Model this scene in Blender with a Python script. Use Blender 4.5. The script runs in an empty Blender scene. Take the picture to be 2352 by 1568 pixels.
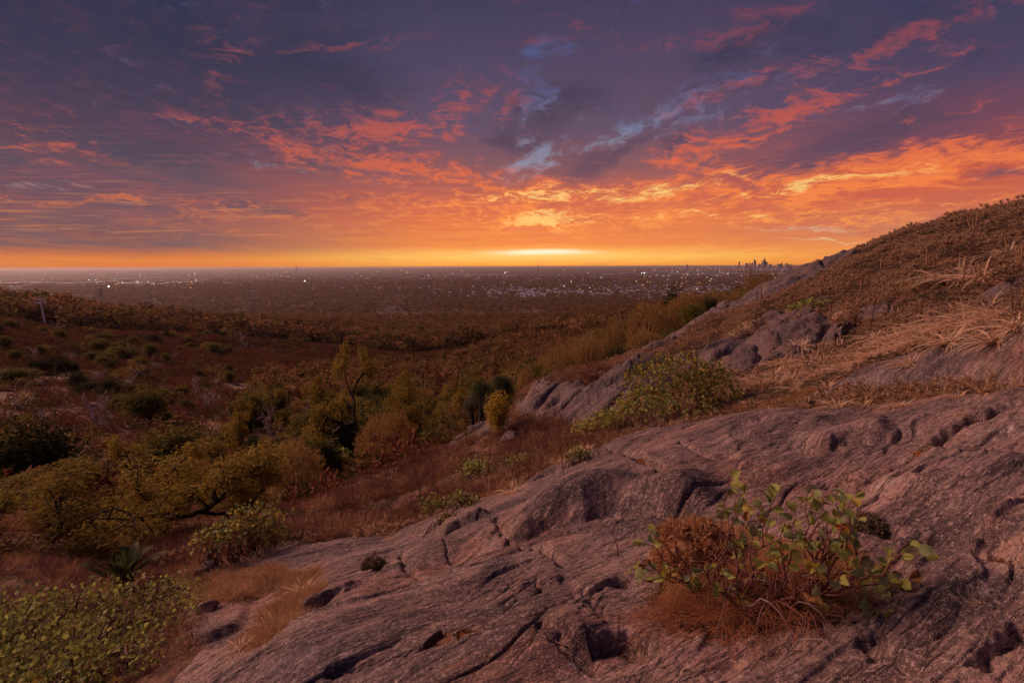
import bpy, bmesh, math, random
import numpy as np
from mathutils import Vector, Matrix, Euler

# ------------------------------------------------------------------ scene, camera, world, fill lamp
SC = bpy.context.scene
COL = SC.collection
random.seed(7)
RNG = np.random.RandomState(11)
PW, PH, FP = 2352.0, 1568.0, 1110.0          # working picture scale and focal length in it
PITCH, ROLL = math.radians(8.81), math.radians(-0.24)
cam_d = bpy.data.cameras.new('camera'); cam = bpy.data.objects.new('camera', cam_d); COL.objects.link(cam)
cam_d.sensor_width = 36.0; cam_d.lens = FP / PW * 36.0
cam_d.clip_start = 0.05; cam_d.clip_end = 300000
cam.matrix_world = Matrix.Rotation(math.pi/2 - PITCH, 4, 'X') @ Matrix.Rotation(ROLL, 4, 'Z')
SC.camera = cam
SC.view_settings.view_transform = 'Standard'; SC.view_settings.look = 'None'
SC.view_settings.exposure = 1.2; SC.view_settings.gamma = 1.0; SC.view_settings.use_curve_mapping = False
SC.cycles.max_bounces = 5; SC.cycles.diffuse_bounces = 2; SC.cycles.glossy_bounces = 2
SC.cycles.transparent_max_bounces = 6; SC.cycles.volume_bounces = 0
SC.cycles.use_adaptive_sampling = True
FILL_AZ, FILL_EL = math.radians(-68), math.radians(33)
fill_d = bpy.data.lights.new('sun', 'SUN'); sun = bpy.data.objects.new('sun', fill_d); COL.objects.link(sun)
fill_d.energy = 1.5; fill_d.angle = math.radians(24); fill_d.color = (1.0, .56, .41)  # added lamp: lifts the ground with soft glow from the left, not from the sunset
_sd = Vector((math.sin(FILL_AZ)*math.cos(FILL_EL), math.cos(FILL_AZ)*math.cos(FILL_EL), math.sin(FILL_EL)))
sun.rotation_euler = _sd.to_track_quat('Z', 'Y').to_euler()

R3 = np.array(cam.matrix_world.to_3x3())
def ray(u, v):
    u = np.asarray(u, float); v = np.asarray(v, float)
    d = np.stack([(u-PW/2)/FP, (PH/2-v)/FP, -np.ones_like(u)], -1)
    return d @ R3.T
def azs(u, v):
    d = ray(u, v); return np.arctan2(d[..., 0], d[..., 1]), d[..., 2]/np.hypot(d[..., 0], d[..., 1])
def proj(x, y, z):
    p = np.stack([x, y, z], -1) @ R3
    w = np.where(-p[..., 2] > 1e-3, -p[..., 2], 1e-3)
    return PW/2 + FP*p[..., 0]/w, PH/2 - FP*p[..., 1]/w

# ------------------------------------------------------------------ node helper
class NT:
    def __init__(s, tree): s.t = tree; s.n = tree.nodes; s.l = tree.links
    def node(s, typ, **kw):
        n = s.n.new(typ)
        for k, v in kw.items(): setattr(n, k, v)
        return n
    def put(s, sock, v):
        if v is None: return
        if isinstance(v, bpy.types.NodeSocket): s.l.new(v, sock)
        else:
            if isinstance(v, (tuple, list)) and len(v) == 3 and sock.type == 'RGBA': v = (*v, 1)
            sock.default_value = v
    def m(s, op, a, b=None, c=None, clamp=False):
        n = s.node('ShaderNodeMath', operation=op, use_clamp=clamp)
        for i, x in enumerate((a, b, c)): s.put(n.inputs[i], x)
        return n.outputs[0]
    def vm(s, op, a, b=None, sc=None):
        n = s.node('ShaderNodeVectorMath', operation=op)
        s.put(n.inputs[0], a); s.put(n.inputs[1], b)
        if sc is not None: s.put(n.inputs['Scale'], sc)
        return n.outputs['Value'] if op in ('LENGTH', 'DOT_PRODUCT') else n.outputs[0]
    def sstep(s, x, a, b, lo=0.0, hi=1.0):
        n = s.node('ShaderNodeMapRange', interpolation_type='SMOOTHSTEP')
        s.put(n.inputs[0], x)
        for i, q in enumerate((a, b, lo, hi)): s.put(n.inputs[i+1], q)
        return n.outputs[0]
    def mix(s, f, a, b, mode='MIX'):
        n = s.node('ShaderNodeMix', data_type='RGBA', blend_type=mode, clamp_factor=True)
        s.put(n.inputs[0], f); s.put(n.inputs[6], a); s.put(n.inputs[7], b)
        return n.outputs[2]
    def ramp(s, x, stops, interp='LINEAR'):
        n = s.node('ShaderNodeValToRGB'); cr = n.color_ramp; cr.interpolation = interp
        while len(cr.elements) < len(stops): cr.elements.new(0.5)
        for e, (p, c) in zip(cr.elements, stops):
            e.position = p; e.color = (*c, 1) if isinstance(c, tuple) else (c, c, c, 1)
        s.put(n.inputs[0], x); return n.outputs[0]
    def noise(s, vec, scale, detail=4, rough=.55, dist=0.0, lac=2.0):
        n = s.node('ShaderNodeTexNoise'); s.put(n.inputs['Vector'], vec)
        n.inputs['Scale'].default_value = scale; n.inputs['Detail'].default_value = detail
        n.inputs['Roughness'].default_value = rough; n.inputs['Distortion'].default_value = dist
        n.inputs['Lacunarity'].default_value = lac
        return n.outputs[0]
    def voro(s, vec, scale, feature='F1', rnd=1.0):
        n = s.node('ShaderNodeTexVoronoi', feature=feature); s.put(n.inputs['Vector'], vec)
        n.inputs['Scale'].default_value = scale; n.inputs['Randomness'].default_value = rnd
        return n.outputs['Distance']
    def mapping(s, vec, loc=(0,0,0), rot=(0,0,0), sc=(1,1,1), typ='POINT'):
        n = s.node('ShaderNodeMapping', vector_type=typ); s.put(n.inputs['Vector'], vec)
        n.inputs['Location'].default_value = loc; n.inputs['Rotation'].default_value = rot
        n.inputs['Scale'].default_value = sc; return n.outputs[0]
    def comb(s, x, y, z=0.0):
        n = s.node('ShaderNodeCombineXYZ')
        for i, q in enumerate((x, y, z)): s.put(n.inputs[i], q)
        return n.outputs[0]

def srgb(r, g, b):
    f = lambda c: (c/255/12.92) if c <= 10 else ((c/255+.055)/1.055)**2.4
    return (f(r), f(g), f(b))
# ------------------------------------------------------------------ the sky (world, by direction only)
def build_world():
    w = bpy.data.worlds.new('World'); SC.world = w; w.use_nodes = True
    T = NT(w.node_tree); T.n.clear()
    dirv = T.node('ShaderNodeTexCoord').outputs['Generated']
    sp = T.node('ShaderNodeSeparateXYZ'); T.put(sp.inputs[0], dirv)
    X, Y, Z = sp.outputs
    front = T.sstep(Y, 0.12, 0.5)
    hor = T.m('SQRT', T.m('ADD', T.m('MULTIPLY', X, X), T.m('MULTIPLY', Y, Y)))
    el = T.m('DIVIDE', Z, T.m('MAXIMUM', hor, 0.02))                 # tan of elevation
    el = T.m('MAXIMUM', el, 0.0)
    az = T.m('ARCTAN2', X, Y)
    yc = T.m('MAXIMUM', Y, 0.15)
    Q = T.comb(T.m('DIVIDE', X, yc), T.m('DIVIDE', T.m('MAXIMUM', Z, -.02), yc))
    # slow warp so that no patch keeps a clean outline
    wn = T.node('ShaderNodeTexNoise'); T.put(wn.inputs['Vector'], T.mapping(Q, sc=(2.2, 6, 1)))
    wn.inputs['Scale'].default_value = 1.6; wn.inputs['Detail'].default_value = 5; wn.inputs['Roughness'].default_value = .6
    warp = T.vm('SUBTRACT', wn.outputs['Color'], (0.5, 0.5, 0.5))
    Qw = T.vm('ADD', Q, T.vm('MULTIPLY', warp, (0.26, 0.10, 0)))
    def blob(u, v, a, b, rot=0.0, k=1.0, q=None):
        """soft elliptical cloud bank centred on one direction; a, b half sizes; rot>0 rises to the right"""
        d = ray(u, v); c = (float(d[0]/d[1]), float(d[2]/d[1]), 0)
        mp = T.mapping(Qw if q is None else q, loc=c, rot=(0, 0, math.radians(rot)), sc=(1.5*a/FP, 1.6*b/FP, 1), typ='TEXTURE')
        g = T.node('ShaderNodeTexGradient', gradient_type='QUADRATIC_SPHERE'); T.put(g.inputs[0], mp)
        return T.m('MULTIPLY', g.outputs['Fac'], k)
    def bank(lst):
        acc = None
        for it in lst:
            o = blob(*it); acc = o if acc is None else T.m('ADD', acc, o)
        return T.m('MULTIPLY', acc, front)
    # cloud deck plane coordinates: streaks run towards the vanishing point on the horizon
    zz = T.m('ADD', T.m('MAXIMUM', Z, 0.0), 0.05)
    PL = T.comb(T.m('DIVIDE', X, zz), T.m('DIVIDE', Y, zz))
    PLw = T.vm('ADD', PL, T.vm('MULTIPLY', warp, (.55, 1.2, 0)))
    cen = lambda n, k: T.m('MULTIPLY', T.m('SUBTRACT', n, .5), k)
    n1 = T.noise(T.mapping(PLw, rot=(0, 0, math.radians(4)), sc=(1.0, .22, 1)), 1.1, 7, .62, .3)        # long streaks
    n2 = T.noise(T.mapping(PLw, loc=(7, 3, 0), rot=(0, 0, math.radians(8)), sc=(3.4, 1.3, 1)), 2.6, 6, .68, .5)   # ripples
    n3 = T.noise(T.mapping(Qw, loc=(3, 9, 0), rot=(0, 0, math.radians(-5)), sc=(1.2, 8, 1)), 2.4, 7, .62, .2)
    n4 = T.noise(T.mapping(PLw, loc=(2, 8, 0), rot=(0, 0, math.radians(-30)), sc=(.8, .35, 1)), 1.3, 5, .6, .4)   # broad banks
    # ---- clear / thin-cloud base colour by elevation at three bearings
    e = T.m('DIVIDE', el, 0.62, clamp=True)
    midc = T.ramp(e, [(0, srgb(250,164,58)), (.03, srgb(255,190,88)), (.065, srgb(234,136,78)), (.15, srgb(222,108,72)), (.22, srgb(196,94,78)),
                      (.30, srgb(134,84,92)), (.42, srgb(94,76,102)), (.60, srgb(78,68,98)), (.8, srgb(62,58,88)), (1, srgb(50,50,80))])
    left = T.ramp(e, [(0, srgb(222,124,64)), (.022, srgb(230,134,66)), (.038, srgb(186,108,78)), (.058, srgb(116,90,96)), (.16, srgb(112,78,92)), (.24, srgb(78,72,92)),
                      (.34, srgb(80,62,82)), (.45, srgb(56,52,78)), (.65, srgb(42,48,76)), (1, srgb(32,42,72))])
    rite = T.ramp(e, [(0, srgb(238,134,70)), (.05, srgb(236,142,84)), (.10, srgb(196,114,94)), (.15, srgb(206,102,76)), (.22, srgb(206,86,62)),
                      (.29, srgb(128,68,84)), (.44, srgb(76,64,94)), (.60, srgb(56,56,88)), (1, srgb(42,48,80))])
    base = T.mix(T.sstep(az, -.10, -.66), midc, left)
    base = T.mix(T.sstep(az, .25, .75), base, rite)
    base = T.mix(T.m('MULTIPLY', T.sstep(n4, .40, .64), .55), base, T.mix(.5, base, T.ramp(e, [(0, srgb(236,130,70)), (.2, srgb(170,84,78)), (.45, srgb(98,66,88)), (1, srgb(66,54,80))])))
    # ---- dark grey-purple banks
    dark = bank([(2010,318,430,66,13,1.5), (1960,80,560,80,12,.5), (200,520,420,30,-1,1.0), (560,480,220,13,-2,1.4), (60,400,400,50,-6,1.0), (300,250,620,130,-12,.8),
                 (1330,385,120,36,8,1.0), (1160,345,130,48,0,.8), (2290,408,150,26,4,1.1), (1290,250,200,80,20,.8), (420,110,650,150,-6,1.0), (2250,130,200,44,12,1.2),
                 (1420,345,150,30,22,.9), (1560,330,100,24,26,.7), (750,180,300,60,-10,.5), (120,450,260,13,-2,.9), (800,465,260,12,1,.7), (1700,90,300,40,14,.6), (950,440,200,14,-3,.5)])
    dk = T.sstep(T.m('ADD', T.m('MULTIPLY', dark, .75), T.m('ADD', cen(n1, 1.8), cen(n3, 1.0))), .10, .8)
    darkc = T.ramp(e, [(0, srgb(150,92,82)), (.15, srgb(106,78,92)), (.30, srgb(92,66,92)), (.42, srgb(68,58,82)), (.6, srgb(46,48,74)), (1, srgb(34,40,64))])
    c = T.mix(T.m('MULTIPLY', dk, .88), base, darkc)
    # ---- blue-grey openings
    blue = bank([(1225,372,84,40,24,1.3), (1225,345,60,22,10,.8), (1425,298,150,30,18,1.2), (1240,195,150,80,60,.6), (1640,190,260,50,14,.6), (120,415,240,12,-4,.45), (1250,130,100,60,60,.5),
                 (1620,250,220,40,18,.55), (1820,524,150,7,1,1.4), (1900,547,220,5,1,1.2), (2060,215,200,20,16,.6), (1480,90,200,50,-20,.4), (640,385,200,20,-14,.5)])
    bl = T.sstep(T.m('ADD', T.m('MULTIPLY', blue, .8), T.m('ADD', cen(n2, 2.4), cen(n3, 1.2))), .22, 1.05)
    bluec = T.ramp(e, [(0, srgb(236,186,126)), (.14, srgb(214,178,160)), (.26, srgb(150,142,164)), (.36, srgb(124,134,160)), (.55, srgb(84,94,144)), (1, srgb(52,64,112))])
    c = T.mix(T.m('MULTIPLY', bl, .9), c, bluec)
    # ---- fire-lit cloud undersides
    lit = bank([(1250,452,330,36,4,1.5), (1268,508,120,20,1,2.0), (1560,428,240,42,12,1.2), (1950,405,560,44,9,1.35), (1680,500,480,20,2,.9), (2150,395,420,50,9,.9), (1610,350,300,50,27,1.25),
                (1880,232,340,26,20,.95), (1850,150,400,22,17,.62), (2010,185,260,14,18,.6), (1610,92,190,18,8,1.0), (2080,85,400,24,15,.55), (1780,30,200,20,12,.9), (1010,255,210,58,20,1.05),
                (880,290,240,34,-4,1.0), (690,340,320,28,-15,1.1), (960,380,250,20,-6,1.1), (800,405,220,20,-14,.8), (830,96,150,11,2,.9), (240,460,360,10,-4,1.3), (560,500,260,8,2,.8),
                (470,533,90,8,0,1.2), (80,320,260,50,-8,.4), (750,470,460,22,2,.8), (1120,425,180,22,-8,.8), (2290,275,60,12,0,.6), (1050,505,460,30,0,.7), (1250,98,140,18,10,.6),
                (530,110,110,60,60,.35), (1480,562,460,5,0,.9), (2160,470,260,12,3,1.0), (1800,462,400,12,7,1.0), (2050,500,300,9,3,.9), (330,575,400,6,0,.8), (2180,260,200,16,14,.6), (1330,60,200,20,-20,.4)])
    n5 = T.noise(T.mapping(Qw, loc=(5, 2, 0), rot=(0, 0, math.radians(-4)), sc=(9, 34, 1)), 1.6, 5, .7, .6)
    n6 = T.noise(T.mapping(Qw, loc=(1, 6, 0), rot=(0, 0, math.radians(-16)), sc=(4, 20, 1)), 1.5, 4, .7, .8)
    side = T.sstep(az, .05, .45)
    nf = T.m('ADD', T.m('MULTIPLY', n6, side), T.m('MULTIPLY', n5, T.m('SUBTRACT', 1.0, side)))
    tex = T.m('ADD', T.m('ADD', cen(n2, 3.0), cen(n3, 1.2)), T.m('ADD', cen(n1, 2.0), cen(nf, 4.6)))
    lit = T.m('MINIMUM', lit, 1.35)
    litm = T.sstep(T.m('ADD', T.m('MULTIPLY', lit, .62), tex), -.05, 1.22)
    litm = T.m('MULTIPLY', litm, T.sstep(lit, -.1, .35))
    litc = T.ramp(e, [(0, srgb(250,172,84)), (.10, srgb(252,156,82)), (.20, srgb(250,132,66)), (.30, srgb(230,104,64)), (.38, srgb(206,90,70)), (.50, srgb(170,78,80)), (.68, srgb(138,66,82)), (1, srgb(120,60,80))])
    litc = T.mix(T.m('MULTIPLY', T.sstep(az, -.05, -.5), .7), litc, srgb(160,84,82))
    ht = bank([(1268,508,110,18,1,1.6), (1240,448,260,26,4,.8), (1530,432,260,22,12,.8), (1900,420,420,18,8,.5), (1600,498,300,8,2,.6)])
    litc = T.mix(T.sstep(T.m('ADD', ht, T.m('ADD', cen(n2, 2.0), cen(nf, 4.0))), .25, 1.1), litc, T.mix(T.sstep(ht, .02, .35), litc, srgb(255,206,120)))
    c = T.mix(T.m('MULTIPLY', litm, T.sstep(e, .25, .75, .93, .52)), c, litc)
    # thin far streaks near the horizon
    st = T.noise(T.mapping(Q, sc=(1.6, 42, 1)), 3.0, 5, .6, .1)
    c = T.mix(T.m('MULTIPLY', T.sstep(st, .50, .68), T.m('MULTIPLY', T.sstep(el, .035, .06), T.sstep(el, .26, .1, 0, .35))), c, srgb(172,96,88))
    c = T.mix(T.m('MULTIPLY', T.sstep(st, .50, .30), T.m('MULTIPLY', T.sstep(el, .03, .06), T.sstep(el, .20, .08, 0, .28))), c, srgb(240,150,86))
    Qg = T.vm('ADD', Q, T.vm('MULTIPLY', warp, (0.10, 0.012, 0)))
    # afterglow of the sunset just under the horizon
    gl = T.m('MULTIPLY', blob(1240, 579, 190, 10, 0, 1.0, Qg), front)
    gl2 = T.m('MULTIPLY', blob(1232, 587, 460, 18, 0, .8, Q), front)
    gl3 = T.m('MULTIPLY', blob(1232, 585, 700, 110, 0, .22, Q), front)
    c = T.mix(gl3, c, srgb(255,150,66)); c = T.mix(gl2, c, srgb(255,214,124)); c = T.mix(T.sstep(gl, .1, .8), c, (1.0, .90, .62))
    # deep dusk behind the viewer and overhead
    c = T.mix(T.sstep(Y, .10, -.5), c, T.ramp(e, [(0, srgb(112,92,122)), (.3, srgb(104,84,122)), (1, srgb(64,60,104))]))
    c = T.mix(T.sstep(Z, .5, .85), c, srgb(58,56,88))
    sky = T.node('ShaderNodeTexSky', sky_type='NISHITA', sun_disc=False)
    sky.sun_elevation = math.radians(0.5); sky.sun_rotation = math.radians(3)
    bg1 = T.node('ShaderNodeBackground'); T.put(bg1.inputs[0], c); bg1.inputs[1].default_value = 0.425
    bg2 = T.node('ShaderNodeBackground'); T.put(bg2.inputs[0], sky.outputs[0]); bg2.inputs[1].default_value = 0.004
    add = T.node('ShaderNodeAddShader'); T.l.new(bg1.outputs[0], add.inputs[0]); T.l.new(bg2.outputs[0], add.inputs[1])
    out = T.node('ShaderNodeOutputWorld'); T.l.new(add.outputs[0], out.inputs['Surface'])
    w.cycles.sampling_method = 'MANUAL'; w.cycles.sample_map_resolution = 512
build_world()
# ------------------------------------------------------------------ numpy noise
_perm = np.random.RandomState(5).permutation(4096).astype(np.int64)
_ga = np.random.RandomState(6).rand(4096)*2*math.pi
_gx, _gy = np.cos(_ga), np.sin(_ga)
def perlin(x, y, seed=0):
    xi = np.floor(x).astype(np.int64); yi = np.floor(y).astype(np.int64)
    fx = x-xi; fy = y-yi
    ux = fx*fx*fx*(fx*(fx*6-15)+10); uy = fy*fy*fy*(fy*(fy*6-15)+10)
    def g(i, j):
        h = _perm[(_perm[(xi+i+seed*131) & 4095]+yi+j) & 4095]
        return _gx[h]*(fx-i)+_gy[h]*(fy-j)
    a = g(0,0); b = g(1,0); c = g(0,1); d = g(1,1)
    return (a+ux*(b-a)+uy*((c+ux*(d-c))-(a+ux*(b-a))))*1.5
def fbm(x, y, oct=5, seed=0, gain=.5, ridged=False):
    s = np.zeros_like(x); a = 1.0; f = 1.0; t = 0
    for i in range(oct):
        n = perlin(x*f, y*f, seed+i*17)
        if ridged: n = 1-2*np.abs(n)
        s += a*n; t += a; a *= gain; f *= 2.03
    return s/t
def sst(a, b, x):
    t = np.clip((x-a)/(b-a), 0, 1); return t*t*(3-2*t)

# ------------------------------------------------------------------ base landform: lofted through ridge and trough lines (picture column, row, distance in m)
LINES = [
 [(-300,1640,4.6),(0,1600,4.2),(380,1600,2.9),(700,1600,2.1),(1176,1600,1.6),(1700,1600,1.6),(2352,1600,1.9),(2700,1600,2.0)],
 [(-300,1330,7.3),(0,1340,6.4),(300,1400,4.9),(600,1360,4.4),(900,1330,3.5),(1176,1290,3.1),(1500,1290,2.7),(1700,1290,2.6),(1900,1260,2.8),(2352,1250,2.8),(2700,1200,2.8)],
 [(-300,1230,10),(0,1260,9),(300,1320,7.4),(650,1250,6.3),(900,1236,5.5),(1150,1131,5.6),(1350,1031,6.3),(1500,986,6.6),(1700,957,6.5),(1850,941,6.3),(2100,915,5.9),(2352,905,5.3),(2700,880,4.6)],
 [(-300,1220,11),(0,1245,10),(300,1305,8.4),(650,1236,7.3),(900,1232,6.4),(1150,1150,6.6),(1350,1056,7.3),(1500,1008,7.6),(1700,975,7.3),(1850,948,6.9),(2100,915,6.4),(2352,903,5.7),(2700,870,4.9)],
 [(-300,1205,12.5),(0,1220,12),(300,1270,10.2),(650,1215,9),(900,1190,8.5),(1150,1090,8.5),(1300,1025,9),(1500,972,8.7),(1700,933,8.1),(1800,922,7.9),(1870,893,7.9),(2000,849,7.9),(2200,788,7.6),(2352,733,7.1),(2700,600,6.2)],
 [(-300,1195,14),(0,1200,13.5),(300,1235,11.5),(650,1200,11),(900,1130,11),(1100,1040,12),(1180,1012,12.6),(1300,985,12),(1450,955,10.5),(1600,930,10),(1700,905,9.8),(1870,874,9.6),(2000,838,9.6),(2200,784,9.0),(2352,733,8.3),(2700,610,7.4)],
 [(-300,1188,15),(0,1190,14.5),(300,1215,12.6),(650,1193,12.2),(850,1126,12.8),(1000,1062,14),(1180,968,15.2),(1215,915,15.6),(1280,878,15.8),(1350,862,15.6),(1450,838,15),(1600,812,15),(1700,782,15),(1900,728,14.5),(2100,690,13),(2352,632,12),(2700,520,11)],
 [(-300,1180,16.5),(0,1180,16),(300,1198,14),(680,1180,13.4),(850,1106,14.2),(1000,1040,16.5),(1100,985,19),(1180,945,20),(1215,898,20),(1280,868,20),(1400,842,20),(1470,810,22),(1560,765,24),(1640,716,27),(1700,692,28.5),(1750,661,30),(1810,633,31),(1870,611,32),(2000,567,31),(2040,552,30),(2100,532,29),(2140,523,28),(2200,508,27),(2290,496,25.5),(2352,480,24),(2700,420,19)],
 [(-300,1165,24),(0,1170,23),(300,1185,21),(680,1190,20.5),(850,1150,23),(1000,1085,27),(1180,990,32),(1300,910,36),(1500,835,42),(1700,735,50),(1870,680,55),(2100,640,55),(2352,600,50),(2700,560,42)],
 [(-300,1120,36),(0,1120,38),(300,1095,38),(600,1080,38),(850,1055,44),(1000,1005,54),(1100,945,66),(1180,905,76),(1300,850,92),(1500,790,112),(1700,735,135),(1870,690,170),(2352,680,190)],
 [(-300,1040,56),(0,1020,60),(300,1000,64),(600,960,76),(850,930,92),(1000,900,112),(1176,850,155),(1500,765,260),(1870,688,360),(2352,670,400)],
 [(-300,890,110),(0,880,120),(300,880,122),(550,870,140),(750,860,170),(950,840,220),(1176,785,330),(1500,730,560),(1870,676,800),(2352,660,900)],
 [(-300,722,265),(0,735,285),(105,745,300),(300,762,300),(550,782,305),(750,800,325),(900,810,370),(1050,788,520),(1176,762,680),(1500,712,1050),(1870,666,1600),(2352,650,1700)],
 [(-300,712,430),(0,723,440),(300,744,440),(550,762,450),(750,770,490),(900,775,640),(1050,757,800),(1176,745,900),(1500,705,1300),(1870,660,2000),(2352,645,2100)],
]
NA = 900
AZG = np.linspace(math.radians(-80), math.radians(80), NA)
def _smooth(a, n=7):
    k = np.hanning(n+2)[1:-1]; k /= k.sum(); return np.convolve(np.pad(a, n//2, mode='edge'), k, mode='valid')
_lr, _z = [], []
_lr.append(np.full(NA, math.log(0.5))); _z.append(-1.5+0.5*np.sin(AZG)*.5)
for L in LINES:
    L = np.array(L, float); a, s = azs(L[:, 0], L[:, 1])
    lr = np.interp(AZG, a, np.log(L[:, 2])); ss = np.interp(AZG, a, s)
    lr = _smooth(lr); ss = _smooth(ss)
    lr = np.maximum(lr, _lr[-1]+0.03)
    _lr.append(lr); _z.append(ss*np.exp(lr))
zp = -180.0
_lr.append(np.maximum(np.full(NA, math.log(2900.)), _lr[-1]+.2)); _z.append(np.full(NA, zp+10))
_lr.append(np.full(NA, math.log(4200.))); _z.append(np.full(NA, zp))
_lr.append(np.full(NA, math.log(120000.))); _z.append(np.full(NA, zp))
LR = np.array(_lr); ZZ = np.array(_z); K = len(LR)
# monotone slopes in ln r, per azimuth
_h = np.diff(LR, axis=0); _dl = np.diff(ZZ, axis=0)/_h
SL = np.zeros_like(ZZ)
_w1 = 2*_h[1:]+_h[:-1]; _w2 = _h[1:]+2*_h[:-1]
with np.errstate(divide='ignore', invalid='ignore'):
    _hm = (_w1+_w2)/(_w1/_dl[:-1]+_w2/_dl[1:])
SL[1:-1] = np.where(_dl[:-1]*_dl[1:] > 0, _hm, 0)
SL[0] = _dl[0]; SL[-1] = 0
def base_h(x, y):
    x = np.asarray(x, float); y = np.asarray(y, float); shp = x.shape
    x = x.ravel(); y = y.ravel()
    az = np.arctan2(x, y); lr = np.log(np.maximum(np.hypot(x, y), .5))
    f = np.clip((az-AZG[0])/(AZG[1]-AZG[0]), 0, NA-1.001); i = f.astype(int); f = f-i
    out = np.zeros_like(x)
    for s in range(0, len(x), 200000):
        sl = slice(s, s+200000); ii = i[sl]; ff = f[sl]
        A = LR[:, ii]*(1-ff)+LR[:, ii+1]*ff; Zc = ZZ[:, ii]*(1-ff)+ZZ[:, ii+1]*ff; S = SL[:, ii]*(1-ff)+SL[:, ii+1]*ff
        k = np.clip((A <= lr[sl]).sum(0)-1, 0, K-2); c = np.arange(len(ii))
        h = A[k+1, c]-A[k, c]; t = np.clip((lr[sl]-A[k, c])/h, 0, 1)
        t2 = t*t; t3 = t2*t
        out[sl] = (2*t3-3*t2+1)*Zc[k, c]+(t3-2*t2+t)*h*S[k, c]+(-2*t3+3*t2)*Zc[k+1, c]+(t3-t2)*h*S[k+1, c]
    return out.reshape(shp)
def crest_r(x, y, k=3):                      # distance of ridge line k in the bearing of a point
    return np.exp(np.interp(np.arctan2(x, y), AZG, LR[k]))
_rs = np.exp(np.linspace(math.log(.9), math.log(60000), 3000))
def hit(u, v, hf=None, rmin=0, rmax=1e9):
    """world point where the line of sight through (u, v) meets the ground"""
    hf = hf or base_h; a, s = azs(float(u), float(v))
    rs = _rs[(_rs > rmin) & (_rs < rmax)]
    z = hf(rs*math.sin(a), rs*math.cos(a)); d = z-s*rs
    k = np.argmax(d >= 0)
    if d[k] < 0: k = len(rs)-1
    if k > 0 and d[k] > 0:
        t = d[k-1]/(d[k-1]-d[k]); r = rs[k-1]+t*(rs[k]-rs[k-1])
    else: r = rs[k]
    return float(r*math.sin(a)), float(r*math.cos(a)), float(s*r)

# ------------------------------------------------------------------ rock and soil areas
def inpoly(px, py, poly):
    ins = np.zeros(px.shape, bool); n = len(poly)
    for i in range(n):
        x1, y1 = poly[i]; x2, y2 = poly[(i+1) % n]
        if y1 == y2: continue
        c = ((y1 > py) != (y2 > py)) & (px < (x2-x1)*(py-y1)/(y2-y1)+x1)
        ins ^= c
    return ins
ROCKS = [[(1790,934),(1870,893),(2000,848),(2200,788),(2352,732),(2700,600),(2800,900),(2352,908),(2230,905),(2050,900),(1930,890),(1850,928)],
 [(1178,940),(1215,900),(1280,874),(1340,884),(1400,854),(1455,834),(1600,812),(1700,772),(1760,722),(1870,690),(1915,672),(1900,700),(1835,740),(1990,722),(2060,728),(1960,762),(1900,795),(1850,825),(1700,850),(1650,850),(1560,880),(1480,920),(1420,965),(1300,1000),(1290,960),(1240,968)],
 [(1460,812),(1520,766),(1600,730),(1660,700),(1750,645),(1870,595),(1965,570),(1960,592),(1880,636),(1780,682),(1720,708),(1640,726),(1560,782),(1500,806)],
 [(990,1034),(1060,985),(1110,960),(1170,962),(1184,985),(1100,1008),(1040,1030)],
 [(2230,690),(2352,620),(2360,660),(2290,700)]]
SOILS = [[(1510,1380),(1600,1404),(1720,1452),(1850,1452),(1960,1424),(2010,1370),(1970,1270),(1800,1270),(1640,1190),(1550,1200),(1530,1290)],
 [(528,1500),(560,1540),(620,1520),(690,1440),(742,1340),(735,1305),(660,1325),(600,1400)],
 [(400,1390),(470,1350),(500,1300),(650,1300),(660,1330),(560,1375),(480,1400)],
 [(-900,1000),(300,1240),(560,1240),(660,1235),(560,1290),(470,1340),(400,1400),(440,1470),(360,1540),(300,1700),(-900,2200)],
 [(1020,1490),(1060,1450),(1115,1450),(1130,1465),(1060,1500)],
 [(830,1305),(855,1275),(890,1295),(880,1310)]]
def rockness(x, y, z):
    r = np.hypot(x, y); u, v = proj(x, y, z)
    k = 900.0/np.maximum(r, 1.5)             # picture px per metre-ish, to keep the ragged edge a fixed real size
    u = u+fbm(x*1.3, y*1.3, 4, 41)*k*.34; v = v+fbm(x*1.3+9, y*1.3, 4, 42)*k*.10
    rc = crest_r(x, y)
    rock = (r < rc*1.03) & (x > -9)
    for P in ROCKS: rock |= inpoly(u, v, P) & (r > rc)
    for P in SOILS: rock &= ~(inpoly(u, v, P) & (r < rc*1.3))
    return rock.astype(float)

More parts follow.
